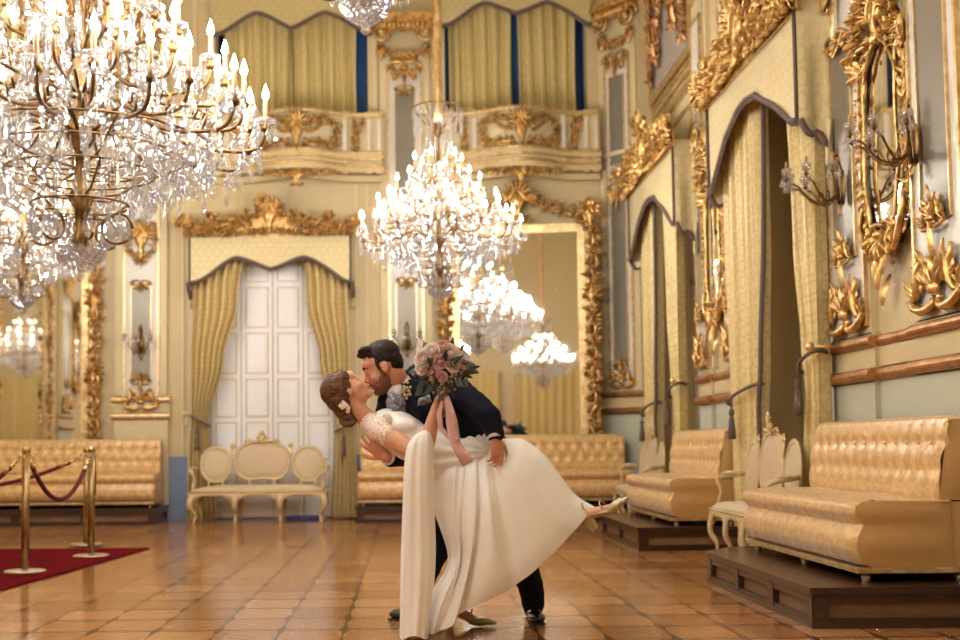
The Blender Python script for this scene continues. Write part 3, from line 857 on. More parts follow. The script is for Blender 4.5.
for y, lab in ((12.05, 'narrow white and gilt wall panel beside the near curtain of the farther window'), (10.98, 'narrow white and gilt wall panel beside the far curtain of the nearer window')):
    wall_panel('pilaster_panel', (RX, y, 0), -PI / 2, .36, 1.74, 5.4, [(2.22, 3.75)], [(1.76, .46, 1, 1.1), (2.2, .24, 1, .6), (4.3, .5, -1, .8)], lab, depth=.05, mg=.03)

# ------------------------------------------------------------------ carved wall mirrors on the right wall
def carved_mirror(loc, rz, label, seed=1):
    root = empty('carved_mirror', loc, rz, label, 'mirror')
    def hwid(t):   # half width of the glass, t 0 bottom .. 1 top
        return interp([(0, .06), (.10, .19), (.35, .25), (.62, .23), (.8, .24), (.93, .16), (1, .04)], t)[0]
    z0, z1 = 2.28, 3.52
    pl = [(hwid(i / 24), lerp(z0, z1, i / 24)) for i in range(25)]
    poly = pl + [(-a, b) for a, b in reversed(pl)]
    g = MB(); g.prism([(a * 1.02, b) for a, b in poly], -.05, -.03, 'y'); g.build('glass', M['mirror'], root)
    bk = MB(); bk.prism([(a * 1.45, lerp(z0, z1, .5) + (b - lerp(z0, z1, .5)) * 1.12) for a, b in poly], -.03, 0, 'y'); bk.build('backboard', M['dark_wood'], root)
    f = MB()
    inner = [(a * 1.06, lerp(z0, z1, .5) + (b - lerp(z0, z1, .5)) * 1.03) for a, b in poly]
    f.tube([(a, -.05, b) for a, b in inner], .013, 6, closed=True)
    outp = [(a * 1.30 + (.03 if a > 0 else -.03), lerp(z0, z1, .5) + (b - lerp(z0, z1, .5)) * 1.10) for a, b in poly]
    rococo_run(f, outp, .15, seed, True, .032, -1, 1.6)
    rng = random.Random(seed)
    cartouche(f, (0, z1 + .22), .40, .40, .07, seed)
    for k in range(5): spray(f, (rng.uniform(-.06, .06), z1 + .35), PI / 2 + rng.uniform(-.9, .9), .26, .09, 4, 1.4, .4, rng)
    for s in (-1, 1):
        scroll(f, (s * .06, z1 + .1), (s * .36, z1 - .02), .022, 'S', s, 2.2, .06); scroll(f, (s * .31, z1 - .05), (s * .36, z1 - .35), .016, 'C', s, 2, .04); rococo_run(f, [(s * .05, z1 + .5), (s * .24, z1 + .22), (s * .34, z1 - .02)], .15, seed + 4 + s, False, .08, s, 1.5)
        scroll(f, (s * .1, z0 - .1), (s * .28, z0 + .2), .022, 'C', s, 2.2, .07)
        spray(f, (s * .33, z1 - .1), PI / 2 - s * .8, .2, .07, 4, 1.6, .5, rng)
    panel_ornament(f, .34, .42, seed + 2, .07, z0 + .06, 0, -1)
    leaf(f, (0, z0 - .26), -PI / 2, .2, .1, .06, .7, 3)
    fo = f.build('carved_gilt_frame', M['gold'], root, fix=False); fo.location.y = -.035
    return root
carved_mirror((RX, 7.4, 0), -PI / 2, 'narrow wall mirror in a heavily carved gilt rococo frame above the nearest sofa', 3)
carved_mirror((RX, 11.5, 0), -PI / 2, 'narrow carved gilt wall mirror seen edge-on between the two window curtains', 4)

# ------------------------------------------------------------------ big gilt mirrors on the back wall
def big_mirror(xc, hw, z0, z1, label, seed, loc=None, yaw=0.0):
    root = empty('gilt_mirror', loc or (xc, BACK - .02 - abs(math.sin(yaw)) * (hw + .17), 0), yaw, label, 'mirror')
    g = MB(); g.box(-hw, hw, -.07, -.05, z0, z1); go = g.build('glass', M['mirror'], root)
    bk = MB(); bk.box(-hw - .14, hw + .14, -.05, -.005, z0 - .1, z1 + .12); bk.build('backboard', M['gold_pale'], root)
    fr = MB(); frame_bars(fr, -hw - .09, hw + .09, z0 - .09, z1 + .09, .095, .05, -.05); fr.build('inner_frame', M['gold_pale'], root)
    f = MB()
    w = hw + .17
    rococo_run(f, [(-w, z0 - .02), (-w, z1 + .1)], .25, seed, False, .06, 1, 1.35)
    rococo_run(f, [(w, z0 - .02), (w, z1 + .1)], .25, seed + 1, False, .06, -1, 1.35)
    for s in (-1, 1):
        rococo_run(f, [(s * w, z1 + .1), (s * w * .85, z1 + .26), (s * w * .55, z1 + .3), (s * w * .3, z1 + .46), (0, z1 + .5)], .26, seed + 3 + s, False, .08, s, 1.3)
        for z in (lerp(z0, z1, .3), lerp(z0, z1, .68)):
            cartouche(f, (s * w, z), .28, .4, .07, seed)
        cartouche(f, (s * w, z1 + .2), .34, .4, .09, seed + 5)
        for j in range(4): spray(f, (s * w, z1 + .22), PI / 2 + s * .2 * j - s * .3, .26, .09, 4, 1.8, .5, random.Random(seed + j))
    cartouche(f, (0, z1 + .42), .6, .55, .11, seed)
    fo = f.build('carved_frame', M['gold'], root, fix=False); fo.location.y = -.075
    return root
xr = at(518, 330, BACK).x
big_mirror(xr, .80, 1.06, at(520, 236, BACK).z, 'large gilt framed mirror on the back wall right of the couple, reflecting chandeliers', 7, yaw=-.115)
xl = at(84, 330, BACK).x - .80
big_mirror(xl, .80, 1.06, at(520, 236, BACK).z, 'large gilt framed mirror on the back wall above the left sofa', 12)

# ------------------------------------------------------------------ gallery balconies
def balcony(c, hw, label, seed):
    root = empty('balcony', (c, BACK, 0), 0, label, 'balcony')
    def yb(x):
        u = abs(x) / hw
        return -.22 - .30 * (math.cos(PI * min(1, u / .72)) * .5 + .5) if u < 1 else -.22
    zb0, zr = wallz(160), wallz(116)
    N = 40
    def band(mb, z0, z1, d0, d1, x0=-hw, x1=hw):
        """strip following the plan, from offset d0 (inner) to d1 (outer)"""
        def fo(u, v):
            x = lerp(x0, x1, u)
            q = [(d0, z0), (d1, z0), (d1, z1), (d0, z1)][int(round(v * 4)) % 4]
            return (x, yb(x) - q[0 if True else 0] if False else yb(x) - q[0], q[1])
        mb.grid(fo, N, 5, smooth=False)
        for xx in (x0, x1):
            mb.add([(xx, yb(xx) - d0, z0), (xx, yb(xx) - d1, z0), (xx, yb(xx) - d1, z1), (xx, yb(xx) - d0, z1)], [(0, 1, 2, 3)], False)
    fl = MB(); fl.prism([(x, yb(x)) for x in [lerp(-hw, hw, i / N) for i in range(N + 1)]] + [(hw, 0), (-hw, 0)], zb0 - .04, zb0, 'z'); fl.build('floor_slab', M['cream_gilt'], root)
    b = MB()
    for k, (z0, z1, d) in enumerate(((-.04, .05, .06), (-.12, -.04, .02), (-.2, -.12, .05), (-.3, -.22, -.08))):
        band(b, zb0 + z0, zb0 + z1, -.2, d)
    b.build('moulded_base', M['cream_gilt'], root)
    g = MB()
    for dz, d in ((.055, .065), (-.115, .058), (-.03, .065)):
        g.tube([(x, yb(x) - d, zb0 + dz) for x in [lerp(-hw, hw, i / N) for i in range(N + 1)]], .016, 6)
    g.build('gilt_lines', M['gold_pale'], root)
    t = MB(); band(t, zr - .06, zr, -.06, .05); t.build('hand_rail', M['cream_gilt'], root)
    t = MB(); t.tube([(x, yb(x) - .05, zr - .03) for x in [lerp(-hw, hw, i / N) for i in range(N + 1)]], .02, 6); t.build('rail_gilt_edge', M['gold_pale'], root)
    pn = MB(); band(pn, zb0 + .05, zr - .06, -.02, 0.0); pn.build('parapet', M['wall_light'], root)
    for px_ in (-.94, -.82, -.54, .54, .82, .94):
        x = px_ * hw
        p = MB(); p.box(x - .04, x + .04, yb(x) - .04, yb(x) + .03, zb0 - .22, zr + .02, b=.008)
        po = p.build('post', M['cream_gilt'], root)
        q = MB(); q.box(x - .02, x + .02, yb(x) - .048, yb(x) - .04, zb0 + .1, zr - .1); q.build('white_inset', M['panel_white'], po)
    def bend(mb):
        mb.v = [(x, y + yb(x) - .012, z) for x, y, z in mb.v]; return mb
    zc = (zb0 + zr) / 2; H = zr - zb0 - .16
    o = MB(); W = hw * .48
    cartouche(o, (0, zc + .02), .42, H * 1.25, .06, seed)
    for s in (-1, 1):
        rococo_run(o, [(s * W * .95, zc - H * .42), (s * W * .98, zc + H * .3), (s * W * .6, zc + H * .45), (s * W * .25, zc + H * .3)], .14, seed + s, False, .04, s, 1.4)
        rococo_run(o, [(s * W * .15, zc - H * .38), (s * W * .55, zc - H * .25), (s * W * .9, zc - H * .42)], .14, seed + 5 + s, False, .04, -s, 1.4)
        scroll(o, (s * .12, zc), (s * W * .8, zc + .1), .02, 'S', s, 2.2, .04); scroll(o, (s * .12, zc - .1), (s * W * .8, zc - .06), .02, 'C', s, 2.2, .04)
    bend(o).build('centre_carving', M['gold'], root, fix=False)
    for s in (-1, 1):
        o = MB(); rococo_run(o, [(s * hw * .68, zc - H * .5), (s * hw * .68, zc + H * .5)], .13, seed + 8, False, .04, s, 1.6); rococo_run(o, [(s * hw * .63, zc - H * .5), (s * hw * .74, zc + H * .5)], .12, seed + 9, False, .04, -s, 1.4)
        bend(o).build('side_carving', M['gold'], root, fix=False)
    o = MB(); cartouche(o, (0, zb0 - .3), .3, .26, .06, seed)
    for s in (-1, 1): rococo_run(o, [(s * .1, zb0 - .28), (s * .5, zb0 - .26)], .13, seed, False, .05, s, 1.4)
    c_ = o.build('pendant_carving', M['gold'], root, fix=False); c_.location.y = -.46
    return root
balcony(at(298, 140, BACK - .3).x, 1.16, 'cream gallery balcony with gilded carvings above the white door', 51)
balcony(at(519, 140, BACK - .3).x, 1.11, 'cream gallery balcony with gilded carvings above the large back wall mirror', 57)

# ------------------------------------------------------------------ framed relief high on the right wall
root = empty('relief_panel', (RX, WINB, 0), -PI / 2, 'framed painted relief panel high above the farther window', 'wall relief')
m = MB(); m.box(-.95, .95, -.03, 0, 5.25, 7.6); m.build('painted_field', simple('grey_violet_field', srgb(176, 164, 150), .6, var=.1, vscale=3), root)
m = MB(); frame_bars(m, -1.06, 1.06, 5.15, 7.7, .1, .07, 0); m.build('gilt_frame', M['gold_pale'], root)
m = MB()
for sx, sz in ((-1, 1), (1, 1)): rococo_run(m, [(sx * .85, 5.35), (sx * .85, 7.5)], .28, 77 + sx, False, .05, sx, 1.2)
rococo_run(m, [(-.5, 5.5), (-.3, 6.2), (.1, 6.8), (.4, 7.3)], .4, 71, False, .06, 1, 1.2); rococo_run(m, [(.5, 5.6), (.3, 6.3), (-.2, 7.0)], .4, 73, False, .06, 1, 1.2)
c = m.build('relief_scrolls', M['bronze_rail'], root, fix=False); c.location.y = -.04

# ------------------------------------------------------------------ the unseen end of the room, met again in the mirrors
for s, lab in ((-1, 'yellow curtain of the end wall behind the camera, seen in the left mirror'), (1, 'yellow curtain of the end wall behind the camera, seen in the right mirror')):
    xcn = CX + s * 1.5
    curtain('end_wall_curtain', (xcn, FRONT + .2, 0), PI, [(0, -1.25, 1.25), (1, -1.25, 1.25)], 3.4, .02, None, lab, 'curtain', 9, .06, 9 + s)

big_mirror(0, 1.25, 1.06, at(520, 236, BACK).z, 'gilt framed mirror on the left side wall, seen inside the left back wall mirror', 17, (LX + .02, 10.85, 0), PI / 2)
wall_panel('pilaster_panel', (LX, 8.1, 0), PI / 2, .6, 1.74, 5.4, [(2.22, 3.75)], [(1.76, .46, 1, 1.05), (2.2, .24, 1, .5), (4.5, .72, -1, .8)], 'white and gilt panel of the left side wall, seen inside the left mirror', depth=.06)
carved_mirror((LX, 7.3, 0), PI / 2, 'carved gilt mirror of the left side wall, seen reflected beside the left frame', 3)
# ------------------------------------------------------------------ sofas on plinths
_m = MB(); _m.ball((0, 0, 0), (.012, .008, .012), 8, 5); ME_BUTTON = _m.mesh('button'); ME_BUTTON.materials.append(M['sofa'])
def sofa(L, loc, rz, label, seed=0):
    root = empty('sofa', loc, rz, label, 'sofa')
    D = .70
    prof = [(-.60, .07), (-.66, .10), (-.695, .165), (-.69, .235), (-.665, .285), (-.655, .305), (-.675, .325), (-.70, .36), (-.695, .40), (-.66, .425), (-.58, .432), (-.4, .435), (-.16, .435)]
    seat = MB(); nx = 90
    def ins(x, k):   # soft ends
        return x
    def fs(u, v):
        x = lerp(-L / 2, L / 2, u)
        i = v * (len(prof) - 1); a = min(len(prof) - 2, int(i)); t = i - a
        y = lerp(prof[a][0], prof[a + 1][0], t); z = lerp(prof[a][1], prof[a + 1][1], t)
        e = max(0, abs(x) - L / 2 + .05) / .05
        puff = .0035 * math.sin(x * 2 * PI / .21) * (1 if z < .30 else .5) * (1 - e)
        if y < -.57: y -= puff; y += .03 * e * e
        else: z -= .018 * e * e
        return (x, y, z + (.006 * math.sin(x * 7) if y > -.6 else 0))
    seat.grid(fs, nx, 40)
    for s in (-1, 1):       # end faces with a stitched waist
        ring = [(s * L / 2, y + .028, z) for y, z in prof] ; 
        def fe(u, v, s=s):
            i = v * (len(prof) - 1); a = min(len(prof) - 2, int(i)); t = i - a
            y = lerp(prof[a][0], prof[a + 1][0], t); z = lerp(prof[a][1], prof[a + 1][1], t)
            yy = lerp(y + (.03 if y < -.57 else 0), -.16, u); zz_ = lerp(z - (.018 if y >= -.57 else 0), .07 + (z - .07) * .98, u)
            b = .016 * math.sin(PI * min(1, u * 1.0)) * 1.0
            b += .02 * (math.exp(-((z - .2) / .07) ** 2) + math.exp(-((z - .37) / .05) ** 2)) * min(1, u * 8) * min(1, (1 - u) * 6)
            return (s * (L / 2 - .002 + b * .7), yy, zz_)
        seat.grid(fe, 18, 36, mi=1)
    seat.box(-L / 2 + .01, L / 2 - .01, -.2, -.02, .07, .42, 1)
    so = seat.build('seat', [M['sofa'], M['sofa_plain']], root)
    bk = MB()
    z0, z1 = .43, .885
    def fbk(u, v):
        x = lerp(-L / 2 + .005, L / 2 - .005, u)
        e = max(0, abs(x) - L / 2 + .06) / .06
        if v < .72:
            t = v / .72; z = lerp(z0, z1 - .03, t); y = lerp(-.215, -.155, t)
            tuft = 0
            for k, zr_ in enumerate((.585, .735)):
                sp = .155; ph = (x / sp + (.5 if k else 0)); d = abs(ph - round(ph)) * sp
                r2 = (d / .05) ** 2 + ((z - zr_) / .045) ** 2
                tuft += .022 * math.exp(-r2)
                if z > zr_ - .0 and k == 1: tuft += .006 * math.exp(-(d / .016) ** 2) * math.exp(-((z - zr_ - .06) / .09) ** 2)
                tuft += .006 * math.exp(-((z - zr_) / .03) ** 2)
            y -= .03 * max(0, math.sin(PI * t)) ** .6 - tuft
        elif v < .9:
            t = (v - .72) / .18; a = PI * t / 2; y = -.155 + .07 * (1 - math.cos(a)); z = z1 - .03 + .03 * math.sin(a)
        else:
            t = (v - .9) / .1; y = lerp(-.085, -.01, t); z = z1 - .005 * t
        return (x - .012 * e * e * (1 if x > 0 else -1), y + .02 * e ** 4 * (1 if v < .72 else 0), z - .02 * e * e * (v > .7))
    bk.grid(fbk, max(80, int(L * 60)), 46)
    for s in (-1, 1):
        x = s * (L / 2 - .020)
        def fe2(u, v, x=x, s=s):
            z = lerp(z0, z1 - .025, v); yf = lerp(-.215, -.150, v)
            return (x + s * .018 * math.sin(PI * u) * math.sin(PI * min(1, v * 1.1)), lerp(yf, -.01, u), z)
        bk.grid(fe2, 10, 14, mi=1)
    bk.box(-L / 2 + .024, L / 2 - .024, -.165, -.02, .43, .84)
    bo = bk.build('backrest', [M['sofa'], M['sofa_plain']], root)
    bt = MB(); n = int(L / .155)
    for k, zr_ in enumerate((.585, .735)):
        for i in range(-n // 2 - 1, n // 2 + 2):
            x = (i - (.5 if k else 0)) * .155
            if abs(x) < L / 2 - .06: share('button', ME_BUTTON, bo, (x, -.196 + .02 * ((zr_ - z0) / .5), zr_))
    br = MB(); br.box(-L / 2, L / 2, -.665, -.02, .045, .075, b=.006); br.box(-L / 2 - .006, L / 2 + .006, -.675, -.02, .068, .078); br.build('base_rail', M['gold_pale'], root)
    nf = 3 if L < 3 else 5
    for i in range(nf):
        for y in (-.60, -.10):
            f = MB(); f.lathe([(.012, .047), (.014, .040), (.022, .032), (.026, .02), (.02, .008), (.024, 0.0)], 12, (lerp(-L / 2 + .06, L / 2 - .06, i / (nf - 1)), y, 0))
            f.build('foot', M['base_steel'], root)
    return root
def plinth(poly, h, loc, label, npan):
    """stage-like plinth: dark posts and rails round tan panels, dark top with a nosing. poly is counter-clockwise seen from above"""
    root = empty('plinth', loc, 0, label, 'plinth')
    n = len(poly); P = [Vector((a, b)) for a, b in poly]
    cen = sum(P, Vector((0, 0))) / n
    def inset(d):
        out = []
        for i in range(n):
            a, b, c = P[i - 1], P[i], P[(i + 1) % n]
            t1 = (b - a).normalized(); t2 = (c - b).normalized(); n1 = Vector((-t1.y, t1.x)); n2 = Vector((-t2.y, t2.x))
            bis = (n1 + n2); bis = bis / max(.3, bis.length_squared) * 2
            out.append(b + bis * d * 1.0 if True else b)
        return [(q.x, q.y) for q in out]
    t = MB(); t.prism([(x, y) for x, y in inset(-.02)], h - .035, h, 'z'); t.prism(inset(.0), h - .05, h - .035, 'z'); t.build('top_board', M['dark_wood'], root)
    c = MB(); c.prism(inset(.03), .02, h - .05, 'z'); c.build('side_panels', M['tan_panel'], root)
    f = MB(); f.prism(inset(-.012), 0, .03, 'z')
    for i in range(n):
        a, b = P[i], P[(i + 1) % n]; Ls = (b - a).length; tn = (b - a).normalized(); nn = Vector((tn.y, -tn.x))
        k = max(1, round(Ls / npan))
        for j in range(k + 1):
            q = a.lerp(b, j / k); w = .08 if j in (0, k) else .05
            if 0 < j < k or True:
                q0 = q - tn * w * (0 if j == 0 else 1); q1 = q + tn * w * (0 if j == k else 1)
                pts = [q0 + nn * .006, q1 + nn * .006, q1 - nn * .04, q0 - nn * .04]
                f.prism([(v.x, v.y) for v in pts], .03, h - .05, 'z')
        pts = [a + nn * .002, b + nn * .002, b - nn * .03, a - nn * .03]
        f.prism([(v.x, v.y) for v in pts], h - .08, h - .05, 'z'); f.prism([(v.x, v.y) for v in pts], .03, .05, 'z')
    f.build('frame', M['dark_wood'], root)
    return root
PH = .21
def side_plinth(y0, y1, label):
    poly = [(2.08, y0), (RX - .035, y0), (RX - .035, y1), (2.38, y1), (2.08, y1 - .38)]
    plinth(poly, PH, (0, 0, 0), label, .78)
side_plinth(6.05, 8.50, 'dark wooden plinth with tan panels under the nearest gold sofa')
sofa(2.02, (RX - .10, 7.24, PH), -PI / 2, 'gold damask sofa nearest to the camera at the right edge')
side_plinth(10.52, 12.85, 'dark wooden plinth under the gold sofa between the two windows')
sofa(2.02, (RX - .09, 11.65, PH), -PI / 2, 'gold damask sofa against the side wall between the two windows')
plinth([(-.62, 14.72), (2.86, 14.72), (2.86, 15.42), (2.72, 15.56), (-.62, 15.56)], PH, (0, 0, 0), 'long low plinth under the back wall sofa right of the door', .95)
sofa(3.46, (1.13, 15.40, PH), 0, 'long gold damask sofa on the back wall, behind the couple')
plinth([(-6.7, 14.80), (-3.18, 14.80), (-3.18, 15.64), (-6.7, 15.64)], PH, (0, 0, 0), 'long low plinth under the left back wall sofa', .95)
sofa(3.42, (-4.92, 15.58, PH), 0, 'long gold damask sofa on the back wall, behind the rope posts')

# ------------------------------------------------------------------ three-back settees
def oval(rx, rz, n=36, pinch=0.0, p=2.0):
    out = []
    for i in range(n):
        a = 2 * PI * i / n; c, s = math.cos(a), math.sin(a)
        x = rx * abs(c) ** (2 / p) * (1 if c > 0 else -1); z = rz * abs(s) ** (2 / p) * (1 if s > 0 else -1)
        if s < 0: z += pinch * math.exp(-(x / (rx * .45)) ** 2)
        out.append((x, z))
    return out
def settee(loc, rz, label):
    root = empty('settee', loc, rz, label, 'settee')
    W, D = 1.72, .56
    st = MB()
    def fseat(u, v):
        x = lerp(-W / 2 + .03, W / 2 - .03, u); y = lerp(-D, -.06, v)
        e = max(abs(2 * u - 1), abs(2 * v - 1)) ** 6
        return (x, y, .485 - .06 * e)
    st.grid(fseat, 40, 16); st.box(-W / 2 + .03, W / 2 - .03, -D, -.06, .36, .428); st.build('seat', M['stripe'], root)
    rl = MB(); N = 60
    def apron(u, v):
        x = lerp(-W / 2, W / 2, u); k = x / W * 3 + 1.5; fr_ = k - math.floor(k)
        low = .335 - .03 * math.cos(fr_ * 2 * PI) - .015 * math.cos(fr_ * 4 * PI)
        return (x, -D - .015 - .008 * math.sin(v * PI), lerp(.40, low, v))
    rl.grid(apron, N, 6)
    rl.grid(lambda u, v: (lambda p: (p[0], p[1] + .03, p[2]))(apron(u, v)), N, 6)
    for s in (-1, 1): rl.box(s * W / 2 - .015, s * W / 2 + .015, -D - .01, -.03, .33, .40)
    rl.box(-W / 2, W / 2, -.07, -.03, .33, .40)
    rl.tube([(-W / 2, -D - .02, .405), (W / 2, -D - .02, .405)], .012, 6)
    rl.build('seat_rail', M['cream_gilt'], root)
    def leg(x, y, front, sgn):
        mb = MB(); k = 1 if front else .6
        pts = []; rs = []
        for i in range(15):
            t = i / 14; z = .36 * (1 - t)
            off = .045 * math.sin(PI * 1.0 * min(1, t * 1.6)) - .03 * math.sin(PI * max(0, (t - .45) / .55))
            pts.append((x + sgn * off * k * .8, y - (off * k if front else -off * k), z)); rs.append(.036 * (1 - t) ** 1.1 + .015 + (.007 if t > .93 else 0))
        mb.tube(pts, rs, 8)
        mb.build('leg', M['cream_gilt'], root)
    for x, sg in ((-W / 2 + .04, -1), (-W / 6, 0), (W / 6, 0), (W / 2 - .04, 1)): leg(x, -D + .03, True, sg)
    for x, sg in ((-W / 2 + .05, -1), (W / 2 - .05, 1), (-W / 6, 0), (W / 6, 0)): leg(x, -.06, False, sg)
    for nm, cx, cz, rx, rz_, pin, p in (('centre_back', 0, .775, .35, .262, .05, 2.5), ('side_back', -.605, .74, .195, .222, 0, 2.15), ('side_back', .605, .74, .195, .222, 0, 2.15)):
        ov = oval(rx, rz_, 40, pin, p)
        f = MB(); f.tube([(cx + a, -.05 + .05 * (b / rz_) * .5, cz + b) for a, b in ov], .022, 8, closed=True)
        for q in (-1, 1): f.tube([(cx + q * rx * .45, -.08, cz - rz_ * .9), (cx + q * rx * .5, -.07, .40)], .018, 6)
        fo = f.build(nm, M['cream_gilt'], root)
        pd = MB()
        for s in (-1, 1):
            def fp(u, v, s=s):
                i = u * 40; a0 = ov[int(i) % 40]; k = v
                return (cx + a0[0] * k * .95, -.05 + .05 * (a0[1] * k / rz_) * .5 + s * (.03 * math.sqrt(max(0, 1 - k ** 3))), cz + a0[1] * k * .95)
            pd.grid(fp, 40, 8, cu=True)
        pd.build('back_pad', M['stripe'], fo)
    cr = MB(); cartouche(cr, (0, 1.085), .16, .14, .03, 3); spray(cr, (0, 1.1), PI / 2, .1, .04, 5, 1.8, .5)
    for s in (-1, 1):
        scroll(cr, (s * .05, 1.07), (s * .22, 1.03), .015, 'S', s, 2, .02)
        rosette(cr, (s * .38, .98), .05, .03, 5); leaf(cr, (s * .38, .96), -PI / 2, .12, .06, .03, .5, 3)
    c = cr.build('carved_crest', M['gold_pale'], root, fix=False); c.location.y = -.04
    for s in (-1, 1):
        a = MB(); x = s * (W / 2 - .03)
        pts = [(x, -.08, .70), (x + s * .03, -.2, .69), (x + s * .045, -.36, .68), (x + s * .03, -.44, .665), (x + s * .01, -.47, .64), (x, -.44, .60), (x - s * .005, -.42, .55), (x, -.45, .48), (x, -.47, .42)]
        a.tube(pts, [.018, .018, .02, .024, .026, .022, .018, .02, .024], 8); ao = a.build('arm', M['cream_gilt'], root)
        q = MB(); q.ball((x + s * .03, -.27, .705), (.035, .12, .022), 12, 8); q.build('arm_pad', M['stripe'], ao)
    return root
settee((at(262, 500, 15.35).x, 15.42, 0), 0, 'three-backed striped settee in front of the white door')
q_ = settee((RX - .26, 9.15, 0), -PI / 2, 'striped settee partly hidden behind the nearest gold sofa'); q_.scale = (.82, .60, 1)
q_ = settee((RX - .26, 13.62, 0), -PI / 2, 'striped settee below the farther window, mostly hidden by the gold sofa'); q_.scale = (.82, .60, 1)

# ------------------------------------------------------------------ rope barrier and carpet
CARP = 0.006
m = MB()
def car(u, v): return (lerp(-5.6, -2.46, u) - .075 * (1 - v), lerp(4.0, 11.25, v), CARP + .006)
m.box(0, 1, 0, 1, 0, 1)
m.v = [(lerp(-5.6, -2.46, x) - .30 * (1 - y) * x * 2.2, lerp(4.0, 11.25, y), .002 + z * .012) for x, y, z in m.v]
tag(m.build('carpet', M['carpet']), 'dark red carpet lying on the parquet at the left edge', 'carpet')
def stanchion(x, y, label, z0=.0):
    root = empty('rope_post', (x, y, z0), 0, label, 'rope post', 'brass rope posts')
    p = MB(); p.tube([(0, 0, .02), (0, 0, .93)], .030, 16); p.build('pole', M['steel_brass'], root)
    b = MB(); b.lathe([(.16, 0), (.16, .010), (.15, .016), (.06, .022), (.034, .03)], 28); b.build('base', M['base_steel'], root)
    t = MB(); t.lathe([(.03, .92), (.034, .925), (.034, .955), (.026, .965), (0, .968)], 16); t.build('cap', M['brass_bright'], root)
    h = MB()
    for a in range(4):
        h.tube([(.03 * math.cos(a * PI / 2), .03 * math.sin(a * PI / 2), .90), (.05 * math.cos(a * PI / 2), .05 * math.sin(a * PI / 2), .90), (.055 * math.cos(a * PI / 2), .055 * math.sin(a * PI / 2), .875)], .006, 6)
    h.build('hook', M['brass_bright'], root)
    return root
def fl(px, py):
    d = ray(px, py); k = -CAMH / d.z; return Vector((d.x * k, d.y * k, 0))
s1 = fl(25, 574); s2 = fl(91, 558); s3 = fl(86, 546.5)
ct = .0145
for q, lab, zz0 in ((s1, 'brass rope post on the red carpet nearest the camera at the left edge', ct), (s2, 'second brass rope post, near the corner of the red carpet', ct), (s3, 'farthest brass rope post, hidden behind the second post', ct)):
    stanchion(q.x, q.y, lab, zz0)
def rope(a, b, sag, label):
    root = empty('barrier_rope', ((a.x + b.x) / 2, (a.y + b.y) / 2, .89), 0, label, 'rope', 'red velvet ropes')
    c = Vector(((a.x + b.x) / 2, (a.y + b.y) / 2, .89)); d = (b - a).normalized()
    A = a + d * .065; B = b - d * .065; A.z = B.z = .875
    pts = [A.lerp(B, i / 24) - Vector((0, 0, sag * (1 - (2 * i / 24 - 1) ** 2))) - c for i in range(25)]
    m = MB(); m.tube(pts[1:-1], .019, 10); m.build('velvet_cord', M['rope_red'], root)
    for i0, i1 in ((0, 2), (24, 22)):
        e = MB(); e.tube([pts[i0], pts[i1]], [.012, .022], 10); e.build('end_cap', M['brass_bright'], root)
rope(s1, s2, .33, 'red velvet rope sagging between the two nearest brass posts')
s0 = Vector((-4.1, 8.3, 0)); stanchion(s0.x, s0.y, 'brass rope post standing beyond the left edge of the view', ct)
rope(s0, s1, .33, 'red velvet rope from the nearest post out of the left edge')
s4 = Vector((-5.35, 10.6, 0)); stanchion(s4.x, s4.y, 'brass rope post at the far side of the carpet beyond the left edge', ct)
rope(s4, s3, .28, 'red velvet rope across the far side of the carpet, shallow sag')
m = MB()
q = Vector((s3.x + .07, s3.y, 0)); m.tube([(q.x, q.y, .9), (q.x + .01, q.y, .7), (q.x + .01, q.y - .01, .5)], .019, 10); tag(m.build('barrier_rope', M['rope_red']), 'loose red velvet rope hanging straight down from the farthest post', 'rope')
# small things
q = fl(302, 519.5)
m = MB(); m.box(-.21, .21, -.12, .12, 0, .045, b=.008); o = m.build('storage_box', simple('blue_violet_card', srgb(96, 120, 196), .5, var=.12, vscale=5)); o.location = (q.x, q.y + .1, .001); tag(o, 'flat blue box lying on the floor under the settee at the door', 'box')
p = at(188.5, 418, BACK)
root = empty('wall_switch', (p.x, BACK - .0, p.z), 0, 'small white switch box on the wall left of the door curtain', 'switch')
m = MB(); m.box(-.05, .05, -.03, 0, -.09, .09, b=.006); m.build('switch_plate', M['panel_white'], root)
m = MB(); m.box(-.015, .015, -.042, -.03, -.03, .03, b=.003); m.build('rocker', M['door_white'], root)
# ------------------------------------------------------------------ chandeliers
def drop_mb(h=.09, w=.022, fl=.55, n=6):
    """faceted pear drop hung from z=0"""
    m = MB(); m.lathe([(.002, 0), (w * .28, -h * .12), (w * .36, -h * .2), (w * .2, -h * .26), (w * .75, -h * .5), (w, -h * .72), (w * .6, -h * .9), (0, -h)], n, smooth=False, sy=fl); return m
def spike_mb(h=.16, w=.014):
    m = MB(); m.lathe([(.002, 0), (w * .8, -h * .08), (w * .3, -h * .16), (w, -h * .3), (w * .7, -h * .75), (0, -h)], 6, smooth=False); return m
def disc_mb(r=.05):
    m = MB(); m.lathe([(0, -.014), (r * .5, -.012), (r * .86, -.006), (r, 0), (r * .86, .006), (r * .5, .012), (0, .014)], 10, smooth=False)
    m.v = [(x, z, y) for x, y, z in m.v]; return m
PD_, PS_, PR_ = drop_mb(), spike_mb(), disc_mb()
def mesh_of(mb, mat, nm):
    me = mb.mesh(nm); me.materials.append(mat); return me
ME_DROP, ME_SPIKE, ME_DISC = mesh_of(PD_, M['crystal'], 'drop'), mesh_of(PS_, M['crystal'], 'spike'), mesh_of(PR_, M['crystal'], 'disc')
_m = MB(); _m.lathe([(.0105, 0), (.0115, .004), (.0105, .098), (.006, .102)], 10); ME_CANDLE = mesh_of(_m, M['wax'], 'candle')
